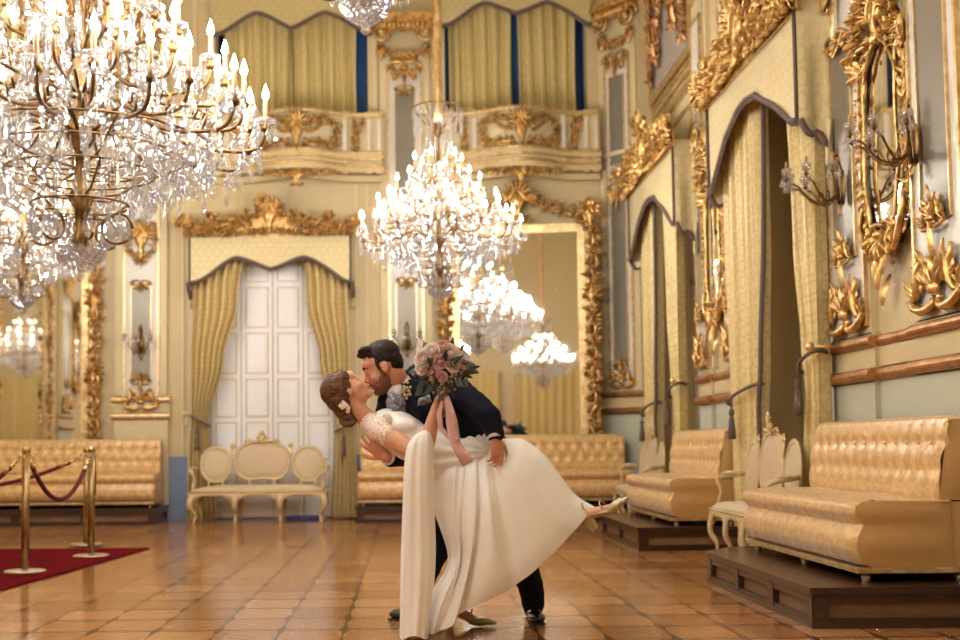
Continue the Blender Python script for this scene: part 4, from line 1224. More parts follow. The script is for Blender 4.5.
_m = MB(); _m.lathe([(.005, 0), (.0155, .014), (.017, .026), (.0115, .046), (.0045, .068), (0, .078)], 8); ME_FLAME = mesh_of(_m, M['flame'], 'flame')
_m = MB(); _m.lathe([(.004, -.03), (.018, -.012), (.046, 0), (.05, .008), (.044, .004), (.012, .0)], 14); ME_PAN = mesh_of(_m, M['crystal'], 'pan')
TIERS = [(18, .85, 0.0, .0), (12, .63, .23, .1), (8, .43, .45, .0), (6, .25, .66, .2)]
TIERS_BIG = [(24, .85, 0.0, .07), (16, .66, .22, .1), (12, .45, .44, .0), (8, .26, .66, .2)]
def chandelier(loc, label, sc=1.0, seed=1, tiers=TIERS):
    rng = random.Random(seed)
    root = empty('chandelier', loc, 0, label, 'chandelier', 'crystal chandeliers'); root.scale = (sc, sc, sc)
    st = MB()
    st.lathe([(0, -.62), (.03, -.6), (.045, -.55), (.02, -.5), (.028, -.42), (.06, -.36), (.03, -.3), (.022, -.15), (.07, -.08), (.085, -.03), (.05, .03), (.022, .08), (.022, .3), (.05, .36), (.022, .42), (.022, .6), (.045, .66), (.02, .74), (.018, 1.0), (.05, 1.06), (.03, 1.14), (.012, 1.2)], 14)
    st.build('stem', M['brass_dark'], root)
    ht = (TOP - loc[2]) / sc
    rp = MB(); rp.tube([(.006 * math.sin(i), .006 * math.cos(i), lerp(1.18, ht, i / 30)) for i in range(31)], [.048] * 31, 10); rp.build('hanging_rope', M['gold_pale'], root)
    big = MB()          # the many small drops nobody would count
    drops = []          # (mesh, loc, rz)
    def put(kind, p, rz): drops.append((kind, p, rz))
    for ti, (n, r, zc, a0) in enumerate(tiers):
        am = MB()
        h0 = zc * .85 - .06
        prof = [(.05, h0), (r * .3, h0 + .07), (r * .55, h0 - .03), (r * .78, zc - .13), (r * .95, zc - .12), (r, zc - .03)]
        sm = []
        for i in range(len(prof) - 1):
            for k in range(4):
                t = k / 4; p0 = prof[max(0, i - 1)]; p1 = prof[i]; p2 = prof[i + 1]; p3 = prof[min(len(prof) - 1, i + 2)]
                sm.append(tuple(.5 * ((2 * p1[q]) + (p2[q] - p0[q]) * t + (2 * p0[q] - 5 * p1[q] + 4 * p2[q] - p3[q]) * t * t + (-p0[q] + 3 * p1[q] - 3 * p2[q] + p3[q]) * t ** 3) for q in (0, 1)))
        sm.append(prof[-1])
        am.tube([(x, 0, z) for x, z in sm], .0095, 6)
        am.tube([(r * .8, 0, zc - .13), (r * .84, 0, zc - .06), (r * .78, 0, zc - .03), (r * .75, 0, zc - .07)], .006, 5)
        am.lathe([(.006, -.045), (.02, -.035), (.026, -.02), (.012, -.004), (.016, .012)], 8, (r, 0, zc))
        me = mesh_of(am, M['brass_dark'], 'arm')
        for k in range(n):
            a = 2 * PI * k / n + a0
            ca, sa = math.cos(a), math.sin(a)
            zz0 = zc + (.05 if (ti == 0 and k % 2) else 0)
            rr = r * (.93 if (ti == 0 and k % 2) else 1)
            arm = share('arm', me, root, (0, 0, zz0 - zc), a, (rr / r, 1, 1))
            cn = share('candle', ME_CANDLE, root, (rr * ca, rr * sa, zz0 + .012), 0)
            share('flame', ME_FLAME, cn, (0, 0, .10)); share('drip_pan', ME_PAN, cn, (0, 0, .0))
            for j in range(5 if ti == 0 else 4):
                b = a + 2 * PI * j / 5
                put('drop', (rr * ca + .045 * math.cos(b), rr * sa + .045 * math.sin(b), zz0 + .004), b)
            for j, f in enumerate((.45, .6, .72, .86)):
                zq = interp(sorted([(x / r, z) for x, z in sm]), f)[0] + zz0 - zc
                put('drop' if j % 2 else 'spike', (rr * f * ca, rr * f * sa, zq - .01), a)
                put('drop', (rr * f * ca + .01 * sa, rr * f * sa - .01 * ca, zq - (.10 if j % 2 else .15)), a + .7)
        # bead swags from candle to candle
        for k in range(n):
            a, b = 2 * PI * k / n + a0, 2 * PI * (k + 1) / n + a0
            for j in range(1, 8):
                t = j / 8; an = lerp(a, b, t)
                big.ball((r * .97 * math.cos(an), r * .97 * math.sin(an), zc - .02 - .10 * (1 - (2 * t - 1) ** 2)), .009, 5, 4, smooth=False)
            an = (a + b) / 2; put('drop', (r * .97 * math.cos(an), r * .97 * math.sin(an), zc - .125), an)
    for r, z, n, kind in ((.60, -.12, 34, 'spike'), (.59, -.18, 34, 'drop'), (.47, -.18, 30, 'spike'), (.46, -.25, 30, 'drop'), (.34, -.25, 24, 'spike'), (.33, -.33, 24, 'drop'), (.22, -.40, 18, 'spike'), (.21, -.47, 16, 'drop'), (.12, -.5, 12, 'drop'), (.26, 1.30, 16, 'spike'), (.25, 1.16, 16, 'spike'), (.16, 1.32, 10, 'drop'), (.14, .98, 10, 'spike'), (.75, -.12, 30, 'drop'), (.3, -.12, 18, 'drop'), (.2, .25, 10, 'spike'), (.16, .5, 8, 'spike')):
        for k in range(n):
            a = 2 * PI * (k + rng.uniform(-.25, .25)) / n
            put(kind, (r * math.cos(a), r * math.sin(a), z + rng.uniform(-.02, .02)), a)
    # brass rings that carry the drops, crown ring and long bead strings
    rg = MB()
    for r, z in ((.60, -.11), (.47, -.17), (.34, -.24), (.22, -.39)):
        rg.tube([(r * math.cos(2 * PI * k / 32), r * math.sin(2 * PI * k / 32), z) for k in range(32)], .006, 5, closed=True)
    for k in range(6):
        a = 2 * PI * k / 6
        for p, q in (((.60, -.11), (.03, -.22)), ((.34, -.24), (.03, -.36)), ((.22, -.39), (.03, -.45))):
            rg.tube([(p[0] * math.cos(a), p[0] * math.sin(a), p[1]), (lerp(p[0], q[0], .5) * math.cos(a), lerp(p[0], q[0], .5) * math.sin(a), lerp(p[1], q[1], .5) - .04), (q[0] * math.cos(a), q[0] * math.sin(a), q[1])], .006, 5)
        # scroll hoops low on the stem that hold a cut disc
        c = Vector((.17 * math.cos(a), .17 * math.sin(a), -.50))
        rg.tube([(c.x + .07 * math.cos(t) * math.cos(a), c.y + .07 * math.cos(t) * math.sin(a), c.z + .07 * math.sin(t)) for t in [PI * 1.75 * i / 18 for i in range(19)]], .007, 5)
    rg.build('drop_rings', M['brass_dark'], root)
    cw = MB(); cw.tube([(.26 * math.cos(2 * PI * k / 32), .26 * math.sin(2 * PI * k / 32), 1.31) for k in range(32)], .007, 5, closed=True)
    for k in range(6):
        a = PI * k / 3; cw.tube([(.26 * math.cos(a), .26 * math.sin(a), 1.31), (.14 * math.cos(a), .14 * math.sin(a), 1.16), (.02 * math.cos(a), .02 * math.sin(a), 1.1)], .006, 5)
    cw.build('crown_ring', M['brass_dark'], root)
    for k in range(6):
        a = 2 * PI * k / 6
        share('cut_disc', ME_DISC, root, (.17 * math.cos(a), .17 * math.sin(a), -.50), a, (1.15, 1.15, 1.15))
    for k in range(8):
        a = 2 * PI * k / 8 + .2
        for j in range(26):
            t = j / 25; r = lerp(.12, .40, t ** 1.4); z = lerp(1.24, .44, t) - .16 * math.sin(PI * t)
            big.ball((r * math.cos(a), r * math.sin(a), z), .010, 5, 4, smooth=False)
    bs = MB()
    for i in range(7):
        zt_ = -.60 - .014 * i; rr = .11 * math.cos(i / 7 * PI / 2)
        for k in range(max(3, int(20 * rr / .11))):
            a = 2 * PI * k / max(3, int(20 * rr / .11)) + i * .3
            bs.ball((rr * math.cos(a), rr * math.sin(a), zt_), .018, 6, 4, smooth=False)
    bs.ball((0, 0, -.715), (.022, .022, .03), 8, 6, smooth=False)
    bs.build('crystal_basket', M['crystal'], root)
    # a hundred of the drops as parts (those nearest the viewer), the rest as one mass
    cam_l = Vector((0 - loc[0], 0 - loc[1], 0))
    drops.sort(key=lambda d: (Vector(d[1][:]) * sc - cam_l).to_2d().length + (0 if d[0] == 'drop' else .15))
    step = max(1, len(drops) // 260)
    pick = set(range(0, 100 * step, step)) if len(drops) > 100 * step else set(range(100))
    for i, (k, p, rz) in enumerate(drops):
        if i in pick: share('crystal_drop', ME_DROP if k == 'drop' else ME_SPIKE, root, p, rz)
        else: big.merge(PD_ if k == 'drop' else PS_, Matrix.Translation(p) @ Matrix.Rotation(rz, 4, 'Z'))
    b = big.build('crystal_drops', M['crystal'], root, fix=False); b['kind'] = 'stuff'
    return root
LAMPS = []
def place_chandelier(loc, label, sc, energy, seed=1):
    tiers = TIERS_BIG if sc > 1.1 else TIERS
    LAMPS.append((loc[0], loc[1], loc[2], energy * 1.35, sc, tiers)); return chandelier(loc, label, sc, seed, tiers)
B0 = at(81, 118, 6.5)
c0 = place_chandelier((B0.x, 6.5, 2.80), 'huge crystal chandelier with many lit candles filling the upper left corner', 1.22, 240, 1)
c1 = place_chandelier((at(439, 220, 12).x, 12.0, 3.16), 'crystal chandelier hanging in the centre, above the couple and before the gilt mirror', 1.0, 240, 2)
c2 = place_chandelier((at(22, 260, 12).x, 12.0, 3.10), 'crystal chandelier at the left edge, behind and below the huge one', 1.0, 240, 3)
c3 = place_chandelier((-.174, 5.5, 3.67), 'chandelier above the frame, only its crystal basket showing at the top edge', 1.0, 200, 4)
c4 = place_chandelier((-3.65, 1.2, 3.5), 'chandelier beyond the left edge near the camera, met only as a mirror reflection', 1.0, 240, 5)
c5 = place_chandelier((-.2, -2.6, 3.3), 'chandelier behind the camera on the window side, seen reflected in the right mirror', 1.0, 115, 6)
c6 = place_chandelier((-3.9, -2.6, 3.3), 'chandelier behind the camera on the far side, seen only as a reflection', 1.0, 170, 7)

# ------------------------------------------------------------------ candle brackets
def sconce(loc, rz, label, arms=5, reach=.36, lit=False, sc=1.0):
    root = empty('wall_sconce', loc, rz, label, 'sconce', None); root.scale = (sc, sc, sc)
    pl = MB(); pl.lathe([(.0, -.02), (.03, -.018), (.05, -.005), (.05, 0)], 12)
    pl.v = [(x, z, y * 2.6) for x, y, z in pl.v]; pl.tube([(0, -.03, -.12), (0, -.05, .05), (0, -.04, .2)], [.012, .016, .008], 7)
    leaf(pl, (0, .12), PI / 2, .16, .07, .03, .6, 3); leaf(pl, (0, -.08), -PI / 2, .14, .07, .03, .6, 3)
    for z in (.12, .18, .23): pl.ball((0, -.045, z), .02, 8, 5)
    pl.build('wall_plate', M['brass_dark'], root)
    for k in range(arms):
        a = -PI / 2 + (k - (arms - 1) / 2) * (.55 if arms > 3 else .8); rr = reach * (1 - .08 * abs(k - (arms - 1) / 2))
        ca, sa = math.cos(a), math.sin(a)
        am = MB()
        am.tube([(t * rr * ca, -.03 + t * rr * sa, -.03 - .09 * math.sin(PI * min(1, t * 1.25)) + .07 * t * t) for t in [i / 14 for i in range(15)]], .007, 6)
        am.tube([(rr * (.35 + .05 * math.cos(q)) * ca, -.03 + rr * (.35 + .05 * math.cos(q)) * sa, -.07 + .035 * math.sin(q)) for q in [i * .45 for i in range(14)]], .005, 5)
        am.lathe([(.004, -.02), (.016, -.01), (.02, 0), (.012, .01)], 8, (rr * ca, -.03 + rr * sa, .06))
        ao = am.build('arm', M['brass_dark'], root)
        g = MB(); g.lathe([(.012, .0), (.034, .02), (.038, .06), (.033, .058), (.02, .012)], 12, (rr * ca, -.03 + rr * sa, .07)); g.build('glass_cup', M['crystal'], ao)
        cd_ = MB(); cd_.lathe([(.009, .075), (.009, .18), (0, .184)], 8, (rr * ca, -.03 + rr * sa, 0)); cd_.build('candle', M['wax'], root)
        dm = MB()
        for j in range(6):
            b = 2 * PI * j / 6; dm.merge(PD_, Matrix.Translation((rr * ca + .034 * math.cos(b), -.03 + rr * sa + .034 * math.sin(b), .072)) @ Matrix.Rotation(b, 4, 'Z') @ Matrix.Scale(.8, 4))
        dm.build('glass_drops', M['crystal'], ao, fix=False)
    return root
sconce((RX - .095, 8.02, 2.72), -PI / 2, 'brass candle sconce with glass cups left of the carved mirror, over the near curtain', 5, .36)
sconce((RX - .095, 6.86, 2.72), -PI / 2, 'brass candle sconce with glass cups right of the carved mirror, crossing its frame', 5, .36)
for o_, lab in ((bp[0], 'small brass candle sconce on the grey glass left of the white door'), (bp[1], 'small brass candle sconce on the grey glass below the centre chandelier')):
    sconce((o_.location.x, BACK - .125, wallz(342)), 0, lab, 3, .26)
# ------------------------------------------------------------------ the couple
def sculpt(mb, name, mats, parent=None, voxel=.006, smooth=3, fac=.5, disp=None):
    """grow one continuous skin over the overlapping forms in mb"""
    me = mb.mesh(name + '_form'); ob = bpy.data.objects.new(name + '_form', me); COL.objects.link(ob)
    rm = ob.modifiers.new('r', 'REMESH'); rm.mode = 'VOXEL'; rm.voxel_size = voxel; rm.use_smooth_shade = True
    if smooth:
        sm = ob.modifiers.new('s', 'SMOOTH'); sm.iterations = smooth; sm.factor = fac
    dg = bpy.context.evaluated_depsgraph_get(); dg.update()
    m2 = bpy.data.meshes.new_from_object(ob.evaluated_get(dg), depsgraph=dg)
    m2.name = name
    bpy.data.objects.remove(ob); 
    if disp:
        m2.update()
        nr = [v.normal.copy() for v in m2.vertices]
        for v, n in zip(m2.vertices, nr): v.co += n * disp(v.co, n)
    m2.polygons.foreach_set('use_smooth', [True] * len(m2.polygons))
    m2.materials.clear()
    for m in (mats if isinstance(mats, (list, tuple)) else [mats]): m2.materials.append(m)
    o = bpy.data.objects.new(name, m2); COL.objects.link(o)
    if parent is not None: o.parent = parent
    return o
def limb(mb, pts, n=14, sub=5):
    """tapering limb through (Vector, radius) joints, rounded at both ends"""
    P = []
    for i in range(len(pts) - 1):
        for k in range(sub):
            t = k / sub; P.append((pts[i][0].lerp(pts[i + 1][0], t), lerp(pts[i][1], pts[i + 1][1], t)))
    P.append(pts[-1])
    mb.tube([p for p, r in P], [r for p, r in P], n)
    for p, r in pts: mb.ball(p, r, 14, 10)
def frame(f, u):
    f = Vector(f).normalized(); u = Vector(u); u = (u - f * u.dot(f)).normalized(); l = u.cross(f)
    return Matrix((f, l, u)).transposed()
class Local:
    def __init__(s, mb, c, R, k=1.0): s.mb, s.c, s.R, s.k = mb, Vector(c), R, k
    def p(s, v): return s.c + s.R @ (Vector(v) * s.k)
    def ball(s, c, r, rot=None):
        r = (r, r, r) if not isinstance(r, (tuple, list)) else r
        q = s.R.copy() if rot is None else s.R @ rot
        s.mb.ball(s.p(c), tuple(x * s.k for x in r), 18, 12, rot=q)
    def tube(s, pts, r): s.mb.tube([s.p(q) for q in pts], [x * s.k for x in r] if isinstance(r, (list, tuple)) else r * s.k, 10)
def head_forms(L, female=False):
    L.ball((-.014, 0, .034), (.096, .076, .090))
    L.ball((.028, 0, -.02), (.062, .062, .085))
    L.ball((.022, 0, -.062), (.058, .054, .052))
    L.ball((.062, 0, -.096), (.026 if female else .03, .024 if female else .03, .020 if female else .024))
    L.ball((.058, 0, .04), (.036, .056, .034))
    for s in (-1, 1):
        L.ball((.05, s * .036, -.03), (.03, .024, .028))
        L.ball((.078, s * .026, .020), (.012, .022, .007 if female else .010))
        L.ball((.073, s * .030, .003), (.012, .015, .010))
        L.ball((-.006, s * .076, -.008), (.020, .008, .030), Matrix.Rotation(-.2, 3, 'Y'))
        L.ball((-.002, s * .079, -.026), (.011, .007, .012))
        L.ball((.096, s * .010, -.032), (.010, .008, .008))
    L.tube([(.082, 0, .016), (.097, 0, -.006), (.110, 0, -.026), (.100, 0, -.037)], [.008, .0085, .0105, .007])
    L.ball((.090, 0, -.058), (.011, .022, .0065)); L.ball((.088, 0, -.070), (.011, .019, .007))
    L.ball((.082, 0, -.052), (.012, .022, .014))
def hand_forms(mb, wrist, d, nrm, curls, side=1, k=1.0, spread=.10, thumb=(.5, .5), flen=(.070, .078, .072, .056)):
    """d: wrist to knuckles, nrm: out of the palm. curls: bend per finger; side: +1 puts the thumb on d x nrm"""
    d = Vector(d).normalized(); nrm = Vector(nrm); nrm = (nrm - d * nrm.dot(d)).normalized(); x = d.cross(nrm) * side
    R3 = Matrix((d, x, nrm)).transposed()
    mb.ball(wrist + d * .045 * k, (.052 * k, .038 * k, .015 * k), 14, 10, rot=R3)
    mb.ball(wrist + d * .07 * k, (.026 * k, .041 * k, .013 * k), 14, 10, rot=R3)
    mb.ball(wrist + d * .03 * k + x * .024 * k + nrm * .005 * k, (.032 * k, .018 * k, .016 * k), 12, 8, rot=R3)
    for i in range(4):
        off = (1.5 - i) * .0205 * k
        p = wrist + d * (.088 - .004 * abs(i - 1.2)) * k + x * off
        a = spread * (1.5 - i); dd = (d * math.cos(a) + x * math.sin(a)).normalized()
        pts = [(p - dd * .02 * k, .0085 * k), (p, .0088 * k)]; ang = 0
        for j, f in enumerate((.45, .32, .23)):
            ang += curls[i] * (1.0, 1.15, .8)[j]
            v = dd * math.cos(ang) + nrm * math.sin(ang)
            p = p + v * flen[i] * f * k
            pts.append((p, (.0082, .0074, .0062)[j] * k))
        limb(mb, pts, 8, 3)
    p = wrist + d * .022 * k + x * .03 * k + nrm * .004 * k
    v = (d * .62 + x * .75 + nrm * thumb[0] * .5).normalized(); pts = [(p, .0125 * k)]
    for j, f in enumerate((.036, .032, .026)):
        p = p + v * f * k; pts.append((p, (.0112, .0098, .0078)[j] * k))
        v = (v + nrm * thumb[1] * .45 + d * .25 - x * .18).normalized()
    limb(mb, pts, 8, 3)
def skin_mat(name, c1, c2):
    t = NT(name); co = t.coord(); f = t.noise(co, 22, 4)
    t.p(Base_Color=t.mix(f, c1, c2), Roughness=.45, Subsurface_Weight=.12, Subsurface_Scale=.02)
    t.b.inputs['Subsurface Radius'].default_value = (1, .35, .2)
    t.bump(t.noise(co, 160, 2), .06, .002); return t.m
M['skin_f'] = skin_mat('fair_skin', srgb(222, 172, 142), srgb(208, 152, 122))
M['skin_m'] = skin_mat('ruddy_skin', srgb(216, 160, 134), srgb(198, 136, 110))
def hair_mat(name, c1, c2, sc):
    t = NT(name); co = t.coord(); f = t.noise(t.mapping(co, scale=sc), 30, 4, .6, .6)
    t.p(Base_Color=t.ramp(f, [(.32, c1), (.7, c2)]), Roughness=.5); t.b.inputs['Specular IOR Level'].default_value = .25
    t.bump(f, .5, .006); return t.m
M['hair_m'] = hair_mat('dark_brown_hair', srgb(16, 10, 8), srgb(48, 32, 24), (.5, 2.2, .9))
M['hair_f'] = hair_mat('chestnut_hair', srgb(46, 28, 18), srgb(122, 84, 56), (.8, 1.6, 2.6))
M['beard'] = hair_mat('short_beard', srgb(92, 58, 44), srgb(142, 94, 74), (6, 6, 6))
def fab(name, c, rough=.7, var=.06, sc=30, bump=.12, sheen=.2, vs=220):
    return simple(name, c, rough, 0, var, sc, bump, vs, Sheen_Weight=sheen)
M['navy'] = fab('navy_wool', srgb(15, 18, 34), .85, .12, 20, .2, .0)
M['navy_trouser'] = fab('navy_trouser_wool', srgb(13, 15, 26), .9, .1, 30, .12, .0)
for k_ in ('navy', 'navy_trouser'): M[k_].node_tree.nodes['Principled BSDF'].inputs['Specular IOR Level'].default_value = .2
M['shirt'] = fab('white_shirt_cotton', srgb(232, 232, 234), .6, .02)
M['dress'] = simple('ivory_crepe', srgb(250, 247, 242), .5, 0, .01, 4, .05, 300, Sheen_Weight=.3)
M['veil'] = simple('ivory_chiffon', srgb(251, 248, 244), .5, 0, .01, 4, .05, 300, Sheen_Weight=.4)
M['shoe_black'] = simple('polished_black_leather', srgb(20, 18, 18), .18, 0, .1, 10, Coat_Weight=.6)
M['shoe_gold'] = simple('champagne_satin_leather', srgb(186, 172, 132), .3, .35, .08, 12)
def _paisley():
    t = NT('silver_paisley'); co = t.coord(); f = t.noise(co, 60, 3, .6, 1.5)
    t.p(Base_Color=t.ramp(f, [(.40, srgb(58, 64, 82)), (.5, srgb(120, 124, 134)), (.60, srgb(186, 188, 192))], 'LINEAR'), Roughness=.4, Sheen_Weight=.3); return t.m
M['paisley'] = _paisley()
def _lace():
    t = NT('ivory_lace'); co = t.coord()
    vo = t.new('ShaderNodeTexVoronoi'); vo.feature = 'DISTANCE_TO_EDGE'; t.ln(co, vo.inputs['Vector']); vo.inputs['Scale'].default_value = 62
    f = t.ramp(vo.outputs['Distance'], [(.0, (0, 0, 0)), (.05, (0, 0, 0)), (.10, (1, 1, 1))])
    t.p(Base_Color=t.mix(f, srgb(216, 166, 140), srgb(246, 238, 228)), Roughness=.6); t.bump(f, .5, .003); return t.m
M['lace'] = _lace()
P = at

# ============================== groom
G = empty('person', fl(470, 628), 0, 'bearded man in navy suit leaning forward to kiss the bride he dips', 'person')
g0 = G.location.copy()
def place(o, root): o.location = -root.location; return o
gR = frame((-.9, -.06, -.44), (-.44, 0, .9)); gc = P(382.5, 367.5, 6.12); gk = 1.06
body = MB(); LH = Local(body, gc, gR, gk); head_forms(LH)
limb(body, [(LH.p((-.03, 0, -.05)), .062), (P(401, 386, 6.17), .062), (P(414, 394, 6.2), .07)])
limb(body, [(P(410, 390, 6.2), .07), (P(432, 402, 6.24), .125), (P(458, 428, 6.27), .13), (P(478, 456, 6.3), .135)])
gS, gE, gW = P(459, 391, 6.07), P(489, 416, 5.90), P(495.5, 437, 5.86)
limb(body, [(P(436, 396, 6.16), .07), (gS, .055), (gE, .045), (gW, .031)])
rS, rE, rW = P(404, 402, 6.40), P(410, 455, 6.34), P(386, 457, 6.08)
limb(body, [(P(425, 398, 6.3), .07), (rS, .055), (rE, .045), (rW, .031)])
hand_forms(body, gW + Vector((0, 0, -.005)), (.10, -.02, -1), (-.55, .85, -.05), (.42, .5, .55, .62), 1, 1.06, .05, (.5, .4))
hand_forms(body, rW, (-.70, -.12, .60), (.25, .9, .35), (.22, .25, .3, .35), 1, 1.06, .15, (.2, .3))
lhip, rhip = P(492, 462, 6.24), P(466, 462, 6.36)
fA, fB = fl(534, 622), fl(411, 621)
kA, kB = P(517, 545, 6.10), P(436, 545, 6.22)
aA, aB = fA + Vector((0, .05, .10)), fB + Vector((.03, .05, .10))
limb(body, [(P(480, 458, 6.3), .13), (lhip, .075), (kA, .045), (aA, .028)])
limb(body, [(P(478, 458, 6.3), .13), (rhip, .075), (kB, .045), (aB, .028)])
place(sculpt(body, 'body', M['skin_m'], G, .0055, 3), G)
# hair, beard, brows
h = MB(); L = Local(h, gc, gR, gk)
L.ball((-.024, 0, .056), (.094, .0795, .078)); L.ball((-.060, 0, .012), (.054, .071, .072)); L.ball((.030, 0, .104), (.060, .060, .026))
L.ball((.058, 0, .098), (.022, .050, .020))
for i in range(9):
    y = -.046 + .0115 * i
    L.tube([(.02, y, .118), (.050, y * 1.02, .124 + .005 * math.sin(i * 2.1)), (.070, y * .95, .116 + .005 * math.sin(i * 1.7)), (.082 + .003 * math.sin(i * 3), y * .85, .108)], [.008, .011, .008, .003])
for s in (-1, 1):
    L.ball((-.024, s * .064, .036), (.044, .016, .036)); L.ball((.020, s * .064, .020), (.011, .009, .036))
rng = random.Random(8)
for i in range(26):
    a = rng.uniform(-1, 1); x = rng.uniform(-.07, .02)
    L.tube([(x - .02, a * .055, .112 - .3 * (x - .02) ** 2 * 12), (x + .012, a * .058, .119 - abs(a) * .02 - 2.6 * max(0, -x) ** 2 * 5), (x + .04, a * .06, .110 - abs(a) * .03)], [.007, .009, .004])
place(sculpt(h, 'hair', M['hair_m'], G, .005, 2, .5, lambda c, n: .0025 * mnoise.noise(Vector((c.x * 60, c.y * 120, c.z * 60)))), G)
h = MB(); L = Local(h, gc, gR, gk)
L.ball((.052, 0, -.098), (.046, .044, .026)); L.ball((.030, 0, -.088), (.045, .052, .030))
for s in (-1, 1):
    L.ball((.022, s * .050, -.062), (.030, .016, .036)); L.ball((.050, s * .040, -.078), (.030, .016, .026)); L.ball((.016, s * .062, -.03), (.012, .008, .036))
    L.tube([(.098, s * .006, -.049), (.090, s * .024, -.054), (.078, s * .034, -.070)], [.006, .007, .006])
place(sculpt(h, 'beard', M['beard'], G, .005, 2, .5, lambda c, n: .0015 * mnoise.noise(c * 220)), G)
h = MB(); L = Local(h, gc, gR, gk)
for s in (-1, 1):
    L.tube([(.090, s * .012, .030), (.086, s * .030, .034), (.070, s * .046, .026)], [.005, .0068, .004]); L.tube([(.084, s * .018, .000), (.081, s * .030, -.004), (.072, s * .041, .0)], [.0015, .0022, .0015])
place(h.build('eyebrows', M['hair_m'], G), G)
# shirt, waistcoat, tie
m = MB()
ax = (P(404, 388, 6.18) - P(398, 381, 6.16)).normalized()
limb(m, [(P(399, 384.5, 6.16), .069), (P(404, 390, 6.18), .072)]); 
m.ball(P(396.5, 393, 6.12), (.052, .058, .046), 16, 10)
place(sculpt(m, 'shirt_collar', M['shirt'], G, .006, 1), G)
m = MB(); m.ball(P(397.5, 403, 6.115), (.064, .068, .060), 16, 10); limb(m, [(P(399, 408, 6.12), .058), (P(408, 420, 6.15), .075)])
place(sculpt(m, 'waistcoat', M['paisley'], G, .008, 2), G)
m = MB(); limb(m, [(P(392, 393.5, 6.06), .014), (P(392.5, 400, 6.045), .020), (P(396, 410, 6.045), .024)], 10); place(sculpt(m, 'necktie', M['paisley'], G, .006, 2), G)
# jacket with lapels and sleeves
j = MB()
limb(j, [(P(416, 392, 6.24), .115), (P(436, 401, 6.25), .155), (P(458, 426, 6.28), .158), (P(476, 448, 6.3), .165), (P(484, 462, 6.3), .172)], 20)
j.ball(P(425, 381, 6.27), (.12, .14, .105), 18, 12); j.ball(P(412, 379, 6.24), (.06, .09, .055), 16, 10)
limb(j, [(P(440, 392, 6.16), .105), (gS, .074), (gS.lerp(gE, .55), .066), (gE, .062), (P(494.5, 433, 5.87), .050)], 16)
limb(j, [(P(424, 396, 6.32), .10), (rS, .078), (rE, .062), (P(391, 458, 6.12), .047)], 16)
j.ball(P(391, 405, 6.28), (.06, .08, .07), 14, 10); limb(j, [(P(392, 390, 6.19), .022), (P(384, 400, 6.16), .036), (P(384, 411, 6.14), .045), (P(392, 424, 6.16), .06)], 14); limb(j, [(P(412, 395, 6.14), .085), (P(424, 416, 6.13), .11)], 16)
def wrinkle(c, n): return .0045 * mnoise.noise(Vector((c.x * 9 + c.z * 6, c.y * 9, c.z * 14))) + .003 * mnoise.noise(Vector((c.x * 20 - c.z * 16, c.y * 14, c.z * 22)))
place(sculpt(j, 'jacket', M['navy'], G, .0075, 4, .5, wrinkle), G)
m = MB()
def lap(pts, w, mb):
    for a in range(len(pts) - 1): pass
    N = 10
    def fn(u, v):
        i = v * (len(pts) - 1); k = min(len(pts) - 2, int(i)); p = pts[k].lerp(pts[k + 1], i - k)
        ww = w * math.sin(PI * (.12 + .85 * v)) ** .7
        return p + Vector((.75, -.25, -.45)).normalized() * ww * (u - .1) + Vector((0, -.012 * math.sin(PI * u), 0))
    mb.grid(fn, 6, 14)
lap([P(402, 383, 6.09), P(405, 394, 6.035), P(412, 408, 6.0), P(424, 424, 6.03)], .075, m)
lap([P(395, 388, 6.1), P(388, 398, 6.13), P(386, 408, 6.12), P(394, 420, 6.08)], -.03, m)
lp = m.build('lapels', M['navy'], G); place(lp, G); lp.modifiers.new('t', 'SOLIDIFY').thickness = .006
m = MB()
for k, (dx_, dz_, a) in enumerate(((0, 0, .3), (.018, .006, -.2), (.032, .012, .1))):
    c = P(421, 402, 5.985) + Vector((dx_, 0, dz_))
    m.add([c + Vector((-.02, 0, -.022)), c + Vector((.022, -.003, -.012)), c + Vector((.012 + .01 * a, -.006, .028)), c + Vector((-.014, -.004, .016))], [(0, 1, 2, 3)])
q = m.build('pocket_square', M['paisley'], G); place(q, G); q.modifiers.new('t', 'SOLIDIFY').thickness = .006
m = MB(); m.tube([gW.lerp(gE, .30), gW.lerp(gE, .06), gW.lerp(gE, .0) + Vector((0, 0, -.004))], [.040, .043, .041], 18); place(m.build('shirt_cuff', M['shirt'], G), G)
m = MB(); m.tube([rW.lerp(P(393, 458, 6.14), .9), rW.lerp(P(393, 458, 6.14), .25), rW.lerp(P(393, 458, 6.14), .15)], [.040, .042, .040], 18); place(m.build('shirt_cuff', M['shirt'], G), G)
bt = MB(); bc = P(406, 390, 5.99)
for i in range(14):
    a = i * 2.4; r = .008 + .008 * (i % 3); bt.ball(bc + Vector((r * math.cos(a), .012 - .008 * (i % 2), r * 1.7 * math.sin(a))), .0085, 7, 5)
place(bt.build('boutonniere', simple('cream_dried_buds', srgb(226, 200, 160), .7, var=.2, vscale=60), G), G)
